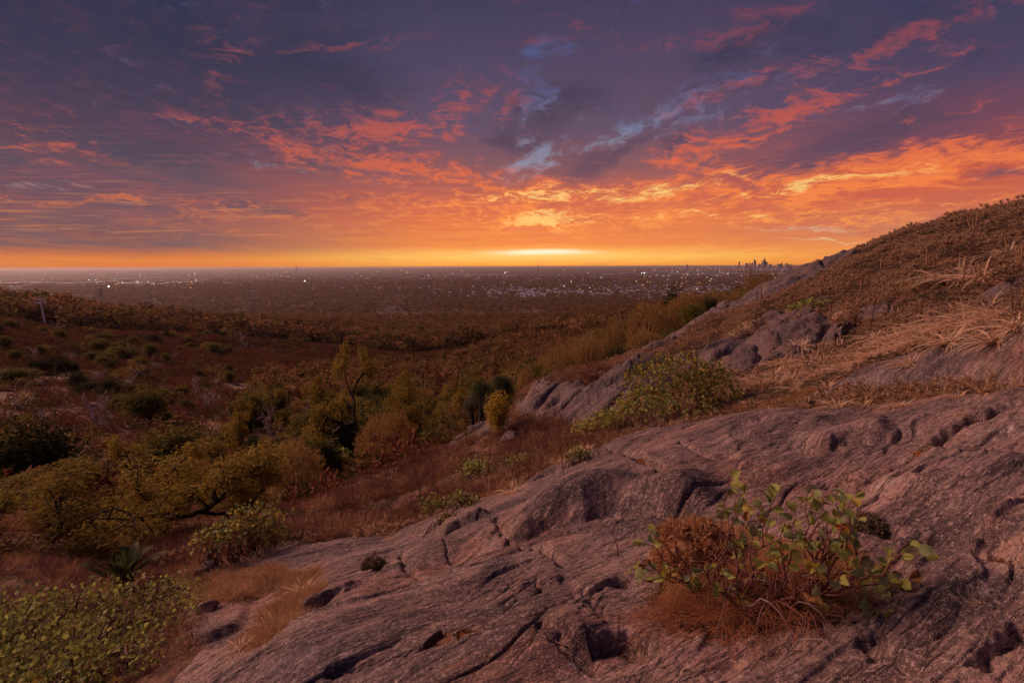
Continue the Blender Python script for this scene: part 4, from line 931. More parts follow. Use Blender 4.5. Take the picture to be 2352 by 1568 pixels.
def proto(name, parts):
    """a little plant as one mesh with a material per part"""
    V, F, MI, ms, n = [], [], [], [], 0
    for k, (mb, mt) in enumerate([p for p in parts if p[0] is not None]):
        v = np.concatenate(mb.V); f = np.concatenate(mb.F); V.append(v); F.append(f+n); MI += [k]*len(f); ms.append(mt); n += len(v)
    me = np_mesh(name, np.concatenate(V), np.concatenate(F)); [me.materials.append(m) for m in ms]
    me.polygons.foreach_set('material_index', np.array(MI, np.int32)); return bpy.data.objects.new(name, me)
def protos(fn, k, name, mb_, ml_, H=1., W=1., fit=True, **kw):
    out = []
    for i in range(k):
        b, l = fn(**kw)
        if fit: norm_tree([q for q in (b, l) if q is not None], H, W)
        out.append(proto(name, [(b, mb_), (l, ml_)]))
    return out
M_FARB = simple('brown_far_leaves', (.34, .19, .085), 1.2, .85, .35, 2., (.14, .065, .034), spec=.05); M_FARG = simple('olive_far_leaves', (.36, .25, .08), 1.1, .85, .35, 2., (.10, .062, .028), spec=.05)
F_GUM = protos(make_farcrown, 6, 'far_tree', M_BARK, M_FARB)+protos(make_farcrown, 2, 'far_tree', M_PALEB, M_FARB, n=90, bare=True)+protos(make_farcrown, 4, 'far_tree', M_BARK, M_FARG)
F_HEATH = protos(make_bushlet, 4, 'heath_shrub', None, M_HEATH)+protos(make_bushlet, 2, 'heath_shrub', None, M_HEATHG)
# gully wood behind the nearest individuals
P3 = np.stack([fx, fy, fz-.3], 1)[rest]; hh = RNG.uniform(3.6, 6.2, len(rest))*(1+.5*sst(120, 300, fr[rest]))
if len(rest): mass('gully_wood', P3, hh*RNG.uniform(.9, 1.3, len(rest)), RNG.randint(0, 12, len(rest)), F_GUM, 'dense mass of small gum trees far down the gully', hh)
# woods from behind the red ridge out onto the plain
wx, wy, wz, wr, wu, wv = dressed(240, 1100, 7.5, 60000, lambda x, y, r, u, v: (r > np.where(u > 830, np.minimum(300, ridge_r(x, y, 13)), ridge_r(x, y, 13)*(1.03+.16*fbm(x/30, y/30, 3, 6)))) & (fbm(x/60, y/60, 3, 7) > -.30))
hh = RNG.uniform(8, 15, len(wx)); mass('ridge_wood', np.stack([wx, wy, wz-.5], 1), hh*RNG.uniform(1.0, 1.6, len(wx)), RNG.randint(0, 12, len(wx)), F_GUM, 'brown woodland covering the slopes beyond the red ridge', hh)
wx, wy, wz, wr, wu, wv = dressed(1000, 9500, 13, 150000, lambda x, y, r, u, v: (r > ridge_r(x, y, 13)*1.02) & (fbm(x/260, y/260, 4, 9) > -.18-.1*sst(3000, 1500, r)+.5*sst(3500, 9500, r)))
hh = RNG.uniform(8, 15, len(wx))*(1+.3*sst(2500, 5000, wr)); mass('plain_wood', np.stack([wx, wy, wz-.5], 1), hh*RNG.uniform(1.2, 2.2, len(wx)), RNG.randint(0, 12, len(wx)), F_GUM, 'dark woodland spread over the plain', hh)
# heath on the left hillside
def heathy(x, y, r, u, v):
    ing = inpoly(u, v, GULLY) & (r > 50); return (u < 1150) & (r > crest(x, y)*.98) & (r < ridge_r(x, y, 13)*1.06) & ~ing & (fbm(x/14, y/14, 4, 13)+.25*(r < 60) > -.22)
hx, hy, hz, hr, hu, hv = dressed(15, 420, 1.25, 130000, heathy)
ss = RNG.uniform(.6, 1.9, len(hx))*(1+.9*sst(80, 300, hr)); ki = np.where(fbm(hx/25, hy/25, 3, 15)+RNG.normal(size=len(hx))*.4 > .22, RNG.randint(4, 6, len(hx)), RNG.randint(0, 4, len(hx)))
mass('heath_scrub', np.stack([hx, hy, hz-.05], 1), ss*1.3, ki, F_HEATH, 'low red brown heath scrub covering the left hillside', ss*.8)
# ------------------------------------------------------------------ low plants on the near slopes
def soil_pts(n, r0, r1, a0=-55, a1=58, p=1.0, cond=None):
    x, y, r = cand(n, r0, r1, p, a0, a1)
    if cond is not None: m = cond(x, y, r); x, y, r = x[m], y[m], r[m]
    z, rk = near_h(x, y); m = rk < .5; x, y, z, r = x[m], y[m], z[m], r[m]; u, v = proj(x, y, z); return x, y, z, r, u, v
def proto_mb(name, mb, mt): return proto(name, [(mb, mt)])
R_CV = [proto_mb('cushion_clump', make_rosettes(10, .16, 15, .040, .0085, .07), M_COVER) for i in range(4)]+[proto_mb('cushion_clump', make_rosettes(10, .16, 15, .040, .0085, .06), M_COVERD) for i in range(3)]
R_TW = [proto_mb('dry_herb', make_twiggy(36, .34, .22), M_MAROON) for i in range(3)]+[proto_mb('dry_herb', make_twiggy(30, .30, .22), M_GOLD) for i in range(2)]
R_GR = [proto_mb('fine_grass', make_tuft(26, .20, .004, .6, .9, 3), M_GOLD) for i in range(3)]
x, y, z, r, u, v = soil_pts(90000, 4.6, 36, p=.75, cond=lambda x, y, r: (r > crest_r(x, y)*.98) & (r < ridge_r(x, y, 8)*1.10))
hill = (u > 1180) | (fbm(x/1.3, y/1.3, 3, 17) > -.05)
m = hill & (fbm(x/.9+4, y/.9, 3, 29) > -.34) & (RNG.rand(len(x)) < np.where(u > 1180, 1., .7)); s = RNG.uniform(.6, 1.5, m.sum())*(1+.5*sst(8, 25, r[m]))
pat = fbm(x[m]/1.6, y[m]/1.6, 4, 19)+RNG.normal(size=m.sum())*.12
mass('ground_cover', np.stack([x, y, z-.015], 1)[m], s, np.where(pat > .05, RNG.randint(4, 7, m.sum()), RNG.randint(0, 4, m.sum())), R_CV, 'cushions of rusty brown ground cover over the right hillside', s*np.clip(1+2.0*pat, .5, 2.2))
x, y, z, r, u, v = soil_pts(30000, 4.4, 24, cond=lambda x, y, r: (r > crest_r(x, y)) & (r < ridge_r(x, y, 8)*1.05))
m = ((u < 1420) & (fbm(x/2, y/2, 3, 23) > -.1)) | ((u >= 1420) & (fbm(x/1.2, y/1.2, 3, 24) > .55)); s = RNG.uniform(.6, 1.4, m.sum())
mass('dry_herbs', np.stack([x, y, z], 1)[m], s, RNG.randint(0, 5, m.sum()), R_TW, 'wiry maroon and golden dry herbs on the slope below the outcrop', s)
# dry grass filling the pockets of the slab
x, y, z, r, u, v = soil_pts(160000, 1.2, 8.5, p=1, cond=lambda x, y, r: (r < crest_r(x, y)*1.25) | (r < 6))
INSL = inpoly(u, v, SOILS[1]) | inpoly(u, v, SOILS[2]) | inpoly(u, v, SOILS[0])
m = INSL & (fbm(x*3, y*3, 3, 39) > -.3); s = RNG.uniform(.25, .8, m.sum())*(1+.8*fbm(x[m]*2, y[m]*2, 2, 49))
if m.any(): mass('pocket_grass', np.stack([x, y, z], 1)[m], s, RNG.randint(0, 3, m.sum()), R_GR, 'fine golden dead grass in the soil pockets of the slab', s)
m = (r > crest_r(x, y)) & (r < crest_r(x, y)*1.3) & (u > 1150) & (RNG.rand(len(x)) < .6); s = RNG.uniform(.4, .9, m.sum())
if m.any(): mass('edge_grass', np.stack([x, y, z], 1)[m], s, RNG.randint(0, 3, m.sum()), R_GR, 'dry grass along the far edge of the slab', s)
m = (u < 640) & ~INSL & (RNG.rand(len(x)) < .025); s = RNG.uniform(.35, .8, m.sum())
if m.any(): mass('leaf_litter_herbs', np.stack([x, y, z], 1)[m], s, RNG.randint(0, 5, m.sum()), R_TW, 'wiry rusty herbs under the gums at lower left', s*.8)

# ------------------------------------------------------------------ pale strap-leaved tufts
TU = [make_tuft(n, .42, .023, .75, .8).mesh('tuft', M_STRAW) for n in (64, 80, 96, 70)]
def tuft(u, v, wpx, label, grp='pale strap-leaved tufts', hs=1.0, name='grass_tuft', me=None, rmin=0):
    x, y, z = ghit(u, v, rmin=rmin); r = math.hypot(x, y); s = wpx/FP*r/.62
    o = new_obj(name, me or TU[RNG.randint(4)]); o.location = (x, y, z-.01); o.scale = (s, s, s*hs); o.rotation_euler = (0, 0, RNG.uniform(0, 6.28))
    return tag(o, label, 'grass tuft', grp)
TL = [(2195,642,95,'tall pale tuft high on the hillside, left of the upper pair'),(2262,640,80,'pale tuft high on the hillside, right of the upper pair'),(2310,590,60,'small spreading tuft highest on the hillside near the right edge'),(2120,582,36,'tiny pale tuft alone high on the ground cover'),
 (2150,760,110,'big pale tuft left of centre in the band above the dark slab'),(2215,755,120,'big pale tuft with arching blades in the band above the dark slab'),(2290,775,110,'wide drooping tuft near the right edge in the band above the dark slab'),(2340,750,90,'pale tuft cut by the right edge in the band above the dark slab'),
 (2180,795,90,'drooping tuft touching the top of the dark slab'),(2100,775,80,'pale tuft in the band left of the big ones'),(2060,800,80,'mid sized pale tuft where the band bends downhill'),(2015,825,80,'upright pale tuft half way down the band'),(1985,845,80,'leaning pale tuft lower down the band'),(1950,860,60,'thin tuft at the head of the dark slab'),
 (1745,880,80,'pale tuft right beside the leafy bush'),(1775,895,90,'pale drooping tuft in the hollow beside the leafy bush'),(1815,885,90,'wide drooping tuft in the middle of the hollow'),(1850,880,60,'pale tuft at the right of the hollow'),(1720,905,60,'low pale tuft at the foot of the leafy bush'),(1790,862,60,'upright tuft at the back of the hollow'),
 (1930,935,70,'pale tuft on the grassy ledge between the two slabs, left end'),(1985,925,60,'drooping tuft in the middle of the grassy ledge'),(2070,930,55,'pale tuft on the grassy ledge right of the middle'),(2200,918,40,'small pale tuft at the right end of the grassy ledge'),(1860,935,34,'small upright tuft on the rim of the slab'),
 (1180,1135,80,'big bright tuft leaning over the slab edge in the centre'),(1120,1120,70,'bright tuft left of the one leaning over the slab edge'),(1345,1035,60,'pale tuft among green sprigs behind the slab crest'),(1290,1060,45,'upright pale tuft behind the slab crest'),(980,1190,36,'thin upright tuft left of the green sprigs at the slab rim'),
 (870,1215,46,'small pale tuft alone below the dark boulder'),(790,1215,50,'pale tuft lying on the soil at the foot of the reddish slope'),(905,1240,42,'pale tuft on the rim where the slab begins'),(1000,1155,36,'little pale tuft under the maroon herbs'),(770,1110,50,'grey white tuft at the shadowed edge of the reddish slope'),(1020,980,60,'grey white tuft above the small rock at the gully edge'),
 (1060,968,50,'grey white tuft right of the other above the small rock'),(590,1285,80,'tall white tuft in front of the grey leaved bush'),(625,1270,50,'short white tuft right of the tall one in front of the grey leaved bush'),
 (700,1370,80,'golden green tuft in the upper part of the grass pocket'),(625,1440,90,'golden upright tuft in the middle of the grass pocket'),(555,1525,70,'pale tuft at the lower end of the grass pocket'),(2085,840,60,'pale tuft on the crest of the dark slab'),(1900,892,50,'short tuft at the left tip of the dark slab')]
for u_, v_, w_, l_ in TL: tuft(u_, v_, w_*1.15, l_)
# small repeats filling the pale band
for i in range(130):
    t = RNG.rand(); u_ = 1720+t*620; v_ = 890-t*130+RNG.normal()*22
    if u_ > 1880 and v_ > 890-(u_-1870)*.33: v_ = 880-(u_-1870)*.33
    w_ = RNG.uniform(36, 90); tuft(u_, v_, w_, autolabel('pale strap-leaved tuft', u_, v_, 'band', ['small', 'modest', 'fuller', 'broad'], (w_-36)/54.), 'small pale tufts of the band', hs=RNG.uniform(.8, 1.3))
# tall dry flower stalks
ST = MB()
for i in range(3): ST.tube([(0, 0, 0), (.01*i, 0, .5), (.03, .01*i, 1.)], [.0034, .0026, .0014], 4)
stalkm = ST.mesh('stalk', M_STEM)
hd = MB(); hd.tube([(0, 0, -.04), (.004, 0, .02), (.012, 0, .10)], [.003, .009, .002], 5); headm = hd.mesh('flower_head', M_GOLD)
SK = [(1600,905,760),(1640,900,770),(1738,880,700),(1795,870,740),(1845,880,690),(1880,850,700),(1925,830,730),(1990,800,650),(2040,770,680),(2110,760,640),(2200,690,560),(2265,660,560),(2330,740,620),(2325,780,650),(2210,620,530),(1310,1080,960),(1296,1100,930),(1120,1110,960),(975,1180,1010),(1090,1080,990),(1780,900,780),(1960,840,690),(2245,610,545),(2150,740,640),(560,1330,1250),(1255,1060,960)]
for i, (u_, vb, vt) in enumerate(SK):
    x, y, z = ghit(u_, vb); r = math.hypot(x, y); h = (vb-vt)/FP*r*1.05
    e = new_obj('flower_stalk', None); e.location = (x, y, z-.02); e.rotation_euler = (RNG.normal()*.12, RNG.normal()*.12, RNG.uniform(0, 6))
    s_ = new_obj('stem', stalkm, e); s_.scale = (h*.8, h*.8, h); hdo = new_obj('flower_head', headm, e); hdo.location = (.03*h*.8, 0, h-.01); k = min(1.6, r/7.); hdo.scale = (k, k, k*1.4)
    tag(e, autolabel('dry flower stalk', u_, vt, 'stalk', ['short', 'slim', 'tall', 'towering'], (vb-vt-60)/100.), 'flower stalk', 'tall dry flower stalks')

# ------------------------------------------------------------------ boulders and loose stones
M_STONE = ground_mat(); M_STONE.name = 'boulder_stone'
def stone_mesh(seed, rough=.25, n=3, cut=True):
    bm = bmesh.new(); bmesh.ops.create_icosphere(bm, subdivisions=n, radius=.5)
    rs = np.random.RandomState(seed)
    co = np.array([v.co[:] for v in bm.verts])
    for k in range(9):
        d = rs.normal(size=3); d /= np.linalg.norm(d); dd = co@d; lim = rs.uniform(.24, .40); co -= np.maximum(dd-lim, 0)[:, None]*d*.92
    co += (fbm(co[:, 0]*4+seed, co[:, 1]*4+co[:, 2]*3, 4, seed)*.05)[:, None]*co*2
    for v, c in zip(bm.verts, co): v.co = c
    me = bpy.data.meshes.new('boulder'); bm.to_mesh(me); bm.free()
    at_ = me.attributes.new('rock', 'FLOAT', 'POINT'); at_.data.foreach_set('value', np.ones(len(me.vertices), np.float32))
    me.materials.append(M_STONE); return me
SM = [stone_mesh(i) for i in range(5)]
def stone(u, v, wpx, hr, label, rot=0, tilt=0, i=0, dr=.62, rmin=0, name='boulder', grp=None):
    x, y, z = ghit(u, v, rmin=rmin); r = math.hypot(x, y); w = wpx/FP*r
    o = new_obj(name, SM[i % 5]); o.location = (x, y, z+w*hr*.22); o.scale = (w, w*dr, w*hr); o.rotation_euler = (0, tilt, rot-math.atan2(x, y))
    return tag(o, label, 'boulder' if wpx > 25 else 'stone', grp)
stone(1170, 1018, 70, .62, 'dark wedge shaped boulder lying on the slope under the yellow sapling', 0, -.45, 0)
stone(860, 1137, 46, .62, 'dark angular boulder on the reddish slope near its shadowed edge', 0, -.2, 1)
stone(1040, 1012, 60, .35, 'flat boulder at the gully edge left of the yellow sapling', 0, -.15, 2)
stone(1075, 975, 60, .55, 'rounded boulder behind the stem of the yellow sapling', 0, -.1, 3)
stone(1034, 1074, 18, .6, 'small pale stone beside the maroon herbs', 0, 0, 4)
stone(1002, 1094, 16, .5, 'small pale stone at the top of the green sprigs', 0, 0, 1)
stone(800, 1160, 20, .5, 'small stone below the dark angular boulder', 0, 0, 2)
stone(1112, 938, 16, .8, 'small round stone at the foot of the grass trees', 0, 0, 3)
stone(1668, 708, 40, .5, 'pale block of rock resting on the outer ridge', 0, -.1, 2, rmin=20)
stone(1790, 830, 34, .7, 'squarish block fallen against the outcrop behind the bush', 0, .1, 1)
stone(1830, 822, 26, .8, 'smaller block right of the squarish block behind the bush', 0, .3, 4)
stone(1762, 838, 24, .7, 'dark block left of the squarish block behind the bush', 0, -.2, 0)
stone(470, 1318, 66, .5, 'rounded grey boulder behind the cycad fronds', 0, 0, 3, rmin=5)
stone(478, 1405, 46, .6, 'brown boulder just above the round leaved bush at lower left', 0, 0, 2)
stone(30, 1010, 44, .5, 'grey boulders heap at the left edge of the lower hillside', 0, 0, 1)
stone(1270, 1475, 84, .34, 'blocky slab fragment sitting in the crack near the bottom', .5, .25, 2, dr=.8)
stone(1630, 1365, 44, .5, 'pale crusted stone at the left foot of the round leaved shrub', 0, 0, 4)
for i in range(46):
    u_ = RNG.uniform(880, 1250); v_ = 1200-(u_-880)*.55+RNG.uniform(-20, 55)
    w_ = RNG.uniform(5, 12); stone(u_, v_, w_, .5, autolabel('loose grey stone', u_, v_, 'slope', ['tiny', 'small', 'fist sized', 'chunky'], (w_-5)/7.), RNG.uniform(0, 3), 0, i, name='loose_stone', grp='loose stones on the reddish slope')

# ------------------------------------------------------------------ leafy bushes near the viewer
LEAFM = []
def leaf_mesh(nm, mt, L=1., W=.86, seed=0, cup=.10, curl=.12, skew=0.):
    """broad ovate leaf with pointed tip, raised rim and sunken midrib"""
    V = [(0, 0, 0)]; F = []; rows = [(.08, .22), (.25, .42), (.5, .5), (.74, .36), (.92, .12)]
    for t, w in rows:
        z = -curl*(t-.3)**2*abs(t-.3)*4; sk = skew*t*t
        V += [(-w*W+sk, t*L, z+cup*w), (-w*W*.5+sk, t*L, z+.02+cup*w*.2), (sk, t*L, z-.02), (w*W*.5+sk, t*L, z+.02+cup*w*.2), (w*W+sk, t*L, z+cup*w*1.3)]
    V.append((skew, L*1.02, -curl*.9)); k = len(V)-1
    tri = [(0, 1+i, 2+i) for i in range(4)]; q = []
    for rI in range(4):
        for i in range(4): a = 1+rI*5+i; q.append((a, a+5, a+6, a+1))
    tri += [(k, 1+20+i+1, 1+20+i) for i in range(4)]
    V.append((0, -.22, .0)); tri.append((0, len(V)-1, 2))
    me = bpy.data.meshes.new(nm); me.from_pydata(V, [], [tuple(reversed(f)) for f in tri+q]); me.materials.append(mt)
    for p in me.polygons: p.use_smooth = True
    return me
M_LYEL = simple('yellowing_leaf', (.56, .42, .07), .3, .5, .45, 5, (.34, .24, .06)); M_LGRN = simple('grey_green_leaf', (.33, .37, .14), .3, .5, .4, 5, (.20, .23, .10))
M_LRED = simple('rusty_leaf', (.42, .17, .06), .3, .5, .35, 5, (.22, .12, .04))
LEAFM = [leaf_mesh('leaf', M_ROUND, cup=.3, curl=.3, skew=.06), leaf_mesh('leaf', M_ROUND, W=.7, cup=.55, curl=.1, skew=-.1), leaf_mesh('leaf', M_LYEL, W=.78, cup=.4, curl=.5, skew=.1), leaf_mesh('leaf', M_LGRN, W=.95, cup=.15, curl=.25), leaf_mesh('leaf', M_LGRN, W=.6, cup=.6, curl=.35, skew=.12), leaf_mesh('leaf', M_LRED, W=.7, cup=.5, curl=.6, skew=-.1)]
def leaf_obj(root, c, d, n, L, k=None):
    d = Vector(d).normalized(); n = Vector(n); s = d.cross(n); 
    if s.length < 1e-3: s = d.orthogonal()
    s.normalize(); n = s.cross(d)
    o = new_obj('leaf', LEAFM[RNG.choice(6, p=[.27, .2, .13, .2, .14, .06]) if k is None else k], root)
    M = Matrix((( s.x, d.x, n.x), (s.y, d.y, n.y), (s.z, d.z, n.z))).to_4x4(); M.translation = Vector(c)
    o.matrix_local = M @ Matrix.Diagonal((L, L, L, 1)); return o
def curve(a, b, sag, n=7, wob=.02):
    a = np.array(a); b = np.array(b); t = np.linspace(0, 1, n)[:, None]; P = a+(b-a)*t
    P[:, 2] += (np.sin(t[:, 0]*math.pi)*sag); P[1:-1] += RNG.normal(size=(n-2, 3))*wob; return P
def wp(u, v, r):
    d = ray(float(u), float(v)); return np.array(d)/math.hypot(d[0], d[1])*r
# the round leaved shrub on the slab (each leaf a part)
bx, by, bz = ghit(1790, 1405); br = math.hypot(bx, by)
root = new_obj('round_leaved_shrub', None); root.location = (bx, by, bz); RO = np.array([bx, by, bz])
tag(root, 'low shrub with big round grey green leaves rooted in a pocket of the foreground slab', 'shrub')
TIPS = [(1680,1101),(1709,1109),(1697,1126),(1667,1163),(1783,1138),(1854,1126),(1868,1130),(1891,1142),(1943,1142),(1959,1142),(1978,1171),(1920,1159),(1750,1159),(1709,1200),(1916,1200),(2086,1246),(2115,1274),(2100,1262),(2042,1316),(2007,1312),(1947,1291),(2095,1378),(2023,1407),(2030,1455),(1982,1405),(1584,1316),(1597,1345),(1645,1353),(1667,1316),(1622,1316),(1696,1378),(1887,1366),(1895,1399),(1750,1337),(1874,1312),(1479,1247),(1500,1226),(1475,1288),(1449,1305),(1498,1316),(1512,1322),(1475,1330),(1770,1190),(1800,1215),(1720,1240),(1830,1180),(1850,1215),(1780,1250),(1905,1240),(1940,1230),(1960,1200),(1700,1165),(1735,1180),(1820,1260),(1870,1260),(1930,1330),(1765,1290),(2052,1345),(1690,1280),(1960,1260)]
BASES = [wp(1700, 1405, br*1.0), wp(1790, 1400, br*.99), wp(1860, 1400, br*1.02), wp(1630, 1360, br*1.06)]
BASES = [np.array([b[0], b[1], float(ground(b[0], b[1])[0])]) for b in BASES]
stm = MB(); LQ = []
for i, (u_, v_) in enumerate(TIPS):
    rr = br*(1+RNG.uniform(-.10, .10)); tip = wp(u_, v_, rr); g = float(ground(tip[0], tip[1])[0]); tip[2] = max(tip[2], g+.02)
    b = min(BASES, key=lambda q: abs(q[0]-tip[0])+RNG.rand()*.15)
    P = curve(b, tip, RNG.uniform(-.02, .06)+.04*(v_ > 1300), 8, .012)-RO; stm.tube(P, np.linspace(.0050, .0015, 8), 5)
    for j in range(RNG.randint(4, 8)):
        t = max(.3, 1-j*RNG.uniform(.045, .07)); c = np.array([np.interp(t, np.linspace(0, 1, 8), P[:, k]) for k in range(3)])
        d = (P[-1]-P[-2])/np.linalg.norm(P[-1]-P[-2])*.6+rdir(1)[0]*.9; d[2] = d[2]*.7+.15
        n = np.array([-.25, -.8, .5])+rdir(1)[0]*.75
        c = c+d/np.linalg.norm(d)*.010
        LQ.append((c, d, n, RNG.uniform(.026, .054)))
    if RNG.rand() < .5:
        e = P[4]+rdir(1, .0, .8)[0]*RNG.uniform(.06, .16); stm.tube(curve(P[4], e, .01, 4, .008), [.003, .0024, .0018, .001], 4)
LQ = [LQ[i] for i in RNG.permutation(len(LQ))]
for q_ in LQ[:290]: leaf_obj(root, *q_)
if len(LQ) > 290:
    R_ = LQ[290:]; mb = MB(); mb.oval(np.array([q[0] for q in R_]), np.array([q[1] for q in R_]), np.array([q[2] for q in R_]), np.array([q[3] for q in R_]), np.array([q[3] for q in R_])*.86)
    o = new_obj('inner_foliage', mb.mesh('inner_foliage', M_ROUND), root); o['kind'] = 'stuff'
for i in range(75):   # bare dead twigs at the base
    b = BASES[RNG.randint(4)]-RO+np.append(RNG.normal(size=2)*.05, .01); e = b+rdir(1, -.05, .5)[0]*RNG.uniform(.10, .34); e[2] = max(e[2], .015)
    stm.tube(curve(b, e, .03, 6, .015), np.linspace(.0035, .001, 6), 4)
new_obj('stems', stm.mesh('stems', M_STEM, True), root)
gt = MB()
for i in range(9):
    b = BASES[1]-RO+np.append(RNG.normal(size=2)*.08, 0); e = b+np.array([RNG.uniform(-.25, .45), RNG.uniform(-.35, -.05), .0]); e[2] = .0
    q = e+RO; e[2] = float(ground(q[0], q[1])[0])-RO[2]+.01
    gt.tube(curve(b, e, .09, 7, .006), np.linspace(.0034, .0010, 7), 5)
new_obj('dead_twigs', gt.mesh('dead_twigs', simple('grey_dead_wood', (.36, .27, .26), .2, .8, 0, 6.0, (.18, .12, .12)), True), root)
# dry grass and litter mass inside the shrub
dm = MB(); C = []; nn = 7000
uu = RNG.uniform(1530, 2000, nn); vv = RNG.uniform(1250, 1440, nn)
xx = []; 
q = np.stack([RNG.normal(size=nn)*.22+bx-.06, RNG.normal(size=nn)*.10+by+.10], 1); zq = ground(q[:, 0], q[:, 1])
C = np.stack([q[:, 0], q[:, 1], zq], 1); D = rdir(nn, .05, 1.); dm.blades(C, D, RNG.uniform(.08, .30, nn)*np.exp(-((q[:, 0]-bx+.05)/.5)**2), .0028, .5, 3)
tag(new_obj('dry_grass_mound', dm.mesh('dry_grass_mound', M_RUST)), 'tangle of rusty dead grass filling the middle of the round leaved shrub', kind='stuff')
# fallen leaves
M_DEADL = simple('fallen_leaf', (.20, .095, .075), .4, .8, .1, 6, (.09, .05, .05)); fl = leaf_mesh('fallen_leaf', M_DEADL, cup=.6, curl=.5)
for i in range(46):
    u_ = RNG.uniform(1560, 1960); v_ = RNG.uniform(1395, 1452)
    x, y, z = ghit(u_, v_); o = new_obj('fallen_leaf', fl); s = RNG.uniform(.025, .055); o.scale = (s, s, s); o.location = (x, y, z+.008)
    o.rotation_euler = (RNG.normal()*.5, RNG.normal()*.5, RNG.uniform(0, 6)); tag(o, autolabel('curled brown fallen leaf', u_, v_, 'shrub', ['tiny', 'small', 'broad'], (s-.025)/.03), 'leaf', 'fallen leaves under the shrub')

def dome_bush(name, lobes, nleaf, L, mats, label, nparts=280, stems=50, base=None, cat='bush', down=.1, fill=.6):
    """bush whose leaves lie in the outer shells of several lobes; the leaves seen largest are single parts"""
    c0 = base; root = new_obj(name, None); root.location = c0; c0 = np.array(c0); tag(root, label, cat)
    vol = np.array([l[3]*l[4] for l in lobes]); pk = RNG.choice(len(lobes), nleaf, p=vol/vol.sum()); Lb = np.array(lobes)[pk]
    d = rdir(nleaf, -.35, 1.); rad = (RNG.uniform(fill, 1.05, nleaf)+.28*(RNG.rand(nleaf)**5))*(1+.22*np.sin(d[:, 0]*7)*np.cos(d[:, 2]*6))
    C = Lb[:, :3]+d*rad[:, None]*np.stack([Lb[:, 3], Lb[:, 3], Lb[:, 4]], 1)
    g = base_h(C[:, 0], C[:, 1]); C[:, 2] = np.maximum(C[:, 2], g+.04)
    D = d*.7+rdir(nleaf)*.8; D[:, 2] += .2; N = np.array([-.2, -.6, .6])+rdir(nleaf)*.8; LL = RNG.uniform(.75, 1.2, nleaf)*L
    near = np.argsort(np.linalg.norm(C, axis=1)-.25*C[:, 2])[:nparts]; isn = np.zeros(nleaf, bool); isn[near] = True
    for j in near: leaf_obj(root, C[j]-c0, D[j], N[j], LL[j])
    k = ~isn; h = RNG.rand(nleaf) < .62
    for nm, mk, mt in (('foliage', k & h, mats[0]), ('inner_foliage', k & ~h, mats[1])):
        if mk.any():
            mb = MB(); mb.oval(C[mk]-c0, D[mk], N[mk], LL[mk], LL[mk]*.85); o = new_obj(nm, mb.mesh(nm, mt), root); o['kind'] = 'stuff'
    sm = MB()
    for i in range(stems):
        j = RNG.randint(nleaf); b = np.array([C[j][0]*.25+c0[0]*.75+RNG.normal()*.12, C[j][1]*.25+c0[1]*.75+RNG.normal()*.12, 0]); 
        if len(lobes) > 4: b[:2] = Lb[j][:2]*.75+C[j][:2]*.25
        b[2] = float(base_h(b[0], b[1]))
        sm.tube(curve(b-c0, C[j]-c0, .05, 6, .03), np.linspace(.009, .002, 6), 4)
    new_obj('stems', sm.mesh('stems', M_STEM, True), root); return root
def lobe(u, v, r, rx, rz): p = wp(u, v, r); return (p[0], p[1], p[2], rx, rz)
b9 = ghit(1565, 962); r9 = math.hypot(b9[0], b9[1])
px = r9/FP
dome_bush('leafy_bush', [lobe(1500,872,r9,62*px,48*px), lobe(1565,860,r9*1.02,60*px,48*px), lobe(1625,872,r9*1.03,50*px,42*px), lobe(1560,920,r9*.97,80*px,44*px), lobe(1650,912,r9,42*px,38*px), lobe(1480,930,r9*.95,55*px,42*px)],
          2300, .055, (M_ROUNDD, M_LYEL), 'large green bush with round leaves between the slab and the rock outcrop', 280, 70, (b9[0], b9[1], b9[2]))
b9 = ghit(1400, 1000); r9 = math.hypot(b9[0], b9[1]); px = r9/FP
dome_bush('leafy_bush', [lobe(1400,965,r9,42*px,34*px), lobe(1345,985,r9,36*px,24*px), lobe(1440,950,r9*1.03,36*px,38*px)], 620, .055, (M_ROUND, M_LYEL), 'sparser yellowish part-bare bush in front of the outcrop, left of the large green bush', 60, 50, (b9[0], b9[1], b9[2]), fill=.3)
b9 = ghit(210, 1520); pts = []
for (u_, v_, r_, rx, rz) in [(40,1470,5.0,.45,.28),(150,1450,4.9,.45,.28),(260,1425,4.9,.45,.26),(370,1395,5.0,.38,.2),(60,1540,4.2,.45,.25),(190,1520,4.1,.45,.26),(310,1480,4.2,.36,.24),(390,1430,4.5,.28,.18),(-80,1480,5,.5,.3),(120,1590,3.6,.42,.22),(270,1560,3.6,.32,.2),(-60,1570,4.2,.5,.28),(20,1640,3.6,.4,.2)]:
    pts.append(lobe(u_, v_, r_, rx, rz))
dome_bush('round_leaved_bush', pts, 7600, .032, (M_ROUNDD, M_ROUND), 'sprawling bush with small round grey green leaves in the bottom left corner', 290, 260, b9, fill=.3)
b9 = ghit(585, 1275); r9 = math.hypot(b9[0], b9[1]); px = r9/FP
dome_bush('grey_leaved_bush', [lobe(575,1200,r9,52*px,44*px), lobe(625,1210,r9*1.03,40*px,40*px), lobe(530,1230,r9*.97,44*px,34*px), lobe(600,1235,r9,50*px,30*px), lobe(480,1240,r9*.96,34*px,22*px)], 850, .045, (M_ROUNDD, M_LYEL), 'rounded twiggy bush with sparse grey yellow leaves left of the slab rim', 60, 110, b9, fill=.25)
